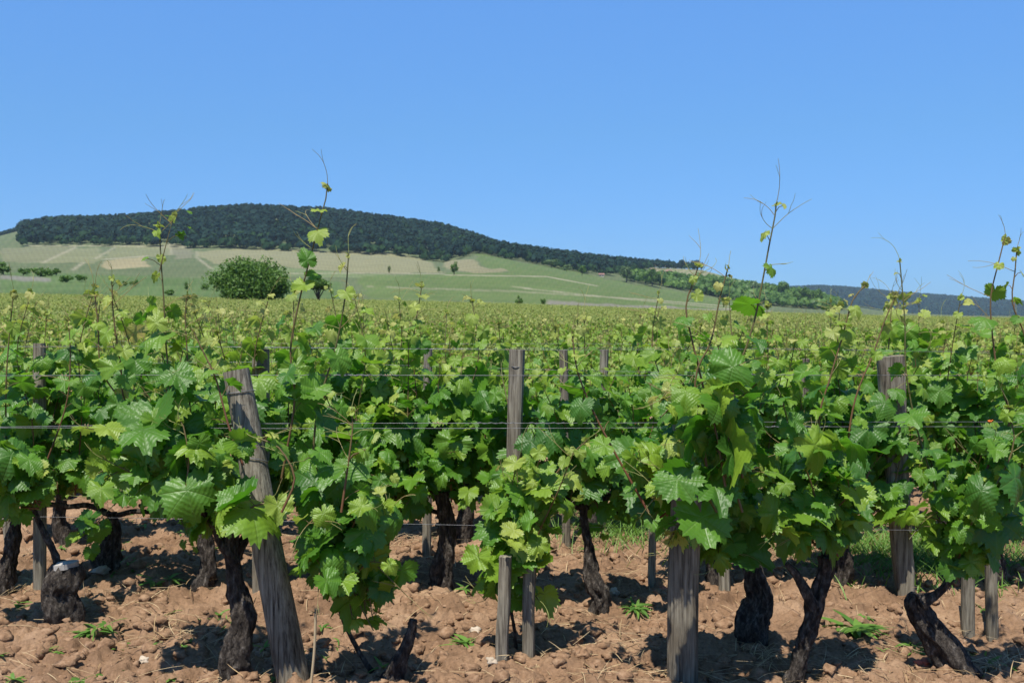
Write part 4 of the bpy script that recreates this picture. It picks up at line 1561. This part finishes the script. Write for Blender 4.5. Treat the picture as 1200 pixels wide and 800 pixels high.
for lab, px, py, w, h, D, mk in (
        ("pale green tree at the edge of the dark wood, left of the houses", 646, 314, 14, 12, 980, 'pale_tree'),
        ("dark tree standing before the wood, right of the pale one", 682, 323, 10, 13, 960, 'broadleaf'),
        ("bright green tree against the dark wood, below the houses", 734, 331, 15, 22, 940, 'pale_tree'),
        ("big mid green tree right of the bright one, below the pink roof", 764, 336, 21, 24, 930, 'broadleaf'),
        ("low pale shrub tree at the field edge left of the bright green tree", 664, 318, 14, 9, 970, 'pale_tree'),
        ("dark tree at the slope edge between the big tree and the wooded bank", 795, 334, 18, 18, 1000, 'broadleaf'),
        ("tree in the wooded bank below the hill's right tip", 815, 341, 22, 19, 960, 'broadleaf'),
        ("second tree in the wooded bank, taller and darker", 838, 345, 22, 21, 950, 'broadleaf'),
        ("third tree in the wooded bank, behind the tall shoot", 862, 349, 22, 20, 940, 'broadleaf'),
        ("pale tree in the wooded bank just right of the tall shoot's leaf", 884, 346, 20, 18, 1050, 'pale_tree'),
        ("round topped tree high on the bank against the sky", 912, 352, 24, 24, 1000, 'broadleaf'),
        ("tree at the right end of the bank where the blue ridge begins", 938, 360, 24, 27, 900, 'broadleaf'),
        ("dark tree on the bank's skyline, right of the round topped one", 954, 362, 18, 27, 900, 'broadleaf'),
        ("lone small bush on the bare patch at the bank's foot", 890, 360, 7, 8, 850, 'broadleaf'),
        ("low tree at the foot of the bank, last before the ridge", 972, 368, 20, 14, 860, 'broadleaf')):
    D = depth_on_land(px, py)
    tree("bank_tree", lab, "tree", px, py + 2, w * 1.35, h + 2, D, mk, 12, 1300, w * D / F_PX * .12, .02, HT)

for lab, px, py, w, h, D, mk in (("house with a pink tiled roof below the end of the dark wood", 765, 319, 7, 6, 1240, 'roof'),
                                 ("small white house right of the pink roofed one", 784, 320, 6, 4, 1235, 'roof'),
                                 ("low pale house at the field edge beside the dark wood", 705, 324, 6, 4, 985, 'roof')):
    D = depth_on_land(px, py)
    q = P(px, py, D)
    k = D / F_PX
    gz = float(terrain(q[0], q[1]))
    q[2] = gz
    W, H, Dp = w * k, (h * k + max(0, q[2] - gz)) * .6, w * k * .7
    x, y0 = q[0], q[1]
    root = empty("house", (x, y0, gz))
    tag(root, lab, "house", "houses on the hillside")
    z1 = gz + H
    wb = MB()
    X0, X1, Y0, Y1 = x - W / 2, x + W / 2, y0, y0 + Dp
    wb.add([(X0, Y0, gz - 1), (X1, Y0, gz - 1), (X1, Y1, gz - 1), (X0, Y1, gz - 1), (X0, Y0, z1), (X1, Y0, z1), (X1, Y1, z1), (X0, Y1, z1)],
           [(0, 1, 5, 4), (1, 2, 6, 5), (2, 3, 7, 6), (3, 0, 4, 7), (4, 5, 6, 7)])
    wb.build("wall", M['render'], root, smooth=False)
    rb = MB()
    o = .5
    rz = z1 + W * .22
    ym = (Y0 + Y1) / 2
    rb.add([(X0 - o, Y0 - o, z1 - .1), (X1 + o, Y0 - o, z1 - .1), (X1 + o, Y1 + o, z1 - .1), (X0 - o, Y1 + o, z1 - .1), (X0 - o, ym, rz), (X1 + o, ym, rz)],
           [(0, 1, 5, 4), (2, 3, 4, 5)])
    rb.add([(X0 - o, Y0 - o, z1 - .1), (X0 - o, Y1 + o, z1 - .1), (X0 - o, ym, rz), (X1 + o, Y0 - o, z1 - .1), (X1 + o, Y1 + o, z1 - .1), (X1 + o, ym, rz)], [(0, 2, 1), (3, 4, 5)])
    rb.build("roof", M[mk], root, smooth=False)
    for s in (-.25, .25):
        gb = MB()
        cx = x + s * W
        gb.add([(cx - .4, Y0 - .03, z1 - 1.6), (cx + .4, Y0 - .03, z1 - 1.6), (cx + .4, Y0 - .03, z1 - .5), (cx - .4, Y0 - .03, z1 - .5)], [(0, 1, 2, 3)])
        gb.build("window", M['glass'], root, smooth=False)


def forest(name, label, n, px_rng, y_rng, low, hi_h, wid, faces, mk, high=None, edge=None):
    mb = MB()
    pxs = RNG.uniform(*px_rng, n)
    Ds = RNG.uniform(*y_rng, n)
    xs = (pxs - 600) / F_PX * Ds
    zs = terrain(xs, Ds)
    _, py = to_pix(xs, Ds, zs)
    ok = py < np.interp(pxs, low[0], low[1])
    if high: ok &= py > np.interp(pxs, high[0], high[1])
    xs, Ds, zs = xs[ok], Ds[ok], zs[ok]
    m = len(xs)
    h = hi_h * RNG.uniform(.6, 1.1, m)
    w = wid * RNG.uniform(.55, 1.5, m)
    fringe = (py[ok] > np.interp(pxs[ok], low[0], low[1]) - 5) & (RNG.uniform(0, 1, m) < .55) if edge else np.zeros(m, bool)
    h = np.where(fringe, h * .7, h)
    stray = (RNG.uniform(0, 1, m) < .07) if edge else np.zeros(m, bool)
    d = RNG.normal(size=(m, faces, 3))
    d /= np.linalg.norm(d, axis=2)[..., None]
    d[..., 2] = np.where(d[..., 2] < -.5, -d[..., 2], d[..., 2])
    R = RNG.uniform(.55, 1.05, (m, faces))
    hz = d[..., 2] * R
    taper = 1 - .45 * np.clip(hz, 0, 1)
    pos = np.stack((xs[:, None] + d[..., 0] * R * w[:, None] * .5 * taper, Ds[:, None] + d[..., 1] * R * w[:, None] * .5 * taper, zs[:, None] + h[:, None] * (.55 + .45 * hz)), -1)
    nrm = d + RNG.normal(0, .12, (m, faces, 3))
    nrm /= np.linalg.norm(nrm, axis=2)[..., None]
    t = np.cross(nrm, RNG.normal(size=(m, faces, 3)))
    t /= np.linalg.norm(t, axis=2)[..., None]
    b = np.cross(t, nrm)
    s = (w[:, None] * RNG.uniform(.22, .42, (m, faces)))[..., None]
    v = np.stack((pos - t * s * .6, pos + b * s * .45, pos + t * s * .6, pos - b * s * .45), 2)
    tt = np.clip(RNG.normal(.4, .25, (m, 1)) + RNG.normal(0, .05, (m, faces)), 0, 1)
    for sel, mi in ((~(fringe | stray), 0), (fringe | stray, 1)):
        if sel.any(): mb.add(v[sel].reshape(-1, 3), np.arange(sel.sum() * faces * 4).reshape(-1, 4), mi, np.repeat(tt[sel].ravel(), 4) * (1 if mi == 0 else .5))
    tag(mb.build(name, [M[mk], M[edge or mk]], smooth=False), label, "forest", kind="stuff")


forest("forest", "dark pine wood covering the round hilltop", 7500, (24, 846), (905, 1640),
       ([0, 28, 60, 150, 230, 290, 380, 450, 480, 510, 540, 556, 590, 640, 700, 730, 760, 850],
        [286, 289, 288, 289, 291, 292, 296, 299, 301, 308, 306, 297, 303, 312, 324, 322, 315, 318]), 12, 9, 40, 'conifer', edge='wood_edge')
forest("forest", "bluish forest along the distant ridge at the right", 15000, (880, 1420), (2300, 4300),
       ([800, 1500], [500, 500]), 15, 17, 20, 'conifer')
forest("forest", "narrow dark strip of trees on the skyline at the left edge", 500, (-200, 30), (1420, 1560),
       ([-300, 0, 40], [282, 281, 278]), 8, 9, 30, 'conifer')
forest("wooded_bank", "mixed green trees massed on the bank between the hill and the ridge", 2600, (735, 985), (905, 1480),
       ([735, 770, 800, 850, 900, 985], [330, 334, 341, 350, 358, 370]), 10, 9, 40, 'broadleaf',
       ([735, 770, 800, 840, 870, 920, 960, 985], [324, 327, 328, 333, 338, 344, 350, 360]))

# ------------------------------------------------------------------ air
def haze_mat(N, L, out):
    v = nd(N, "ShaderNodeVolumePrincipled")
    v.inputs['Color'].default_value = (.60, .79, 1.0, 1)
    v.inputs['Density'].default_value = .6e-4
    v.inputs['Anisotropy'].default_value = .1
    L.new(v.outputs[0], out.inputs[1])


M['haze'] = mat("haze", haze_mat)
hb = MB()
x0, x1, y0, y1, z0, z1 = -5300, 5300, -5300, 5300, -60, 330
hb.add([(x0, y0, z0), (x1, y0, z0), (x1, y1, z0), (x0, y1, z0), (x0, y0, z1), (x1, y0, z1), (x1, y1, z1), (x0, y1, z1)],
       [(0, 3, 2, 1), (4, 5, 6, 7), (0, 1, 5, 4), (1, 2, 6, 5), (2, 3, 7, 6), (3, 0, 4, 7)])
tag(hb.build("haze", M['haze'], smooth=False), kind="stuff")
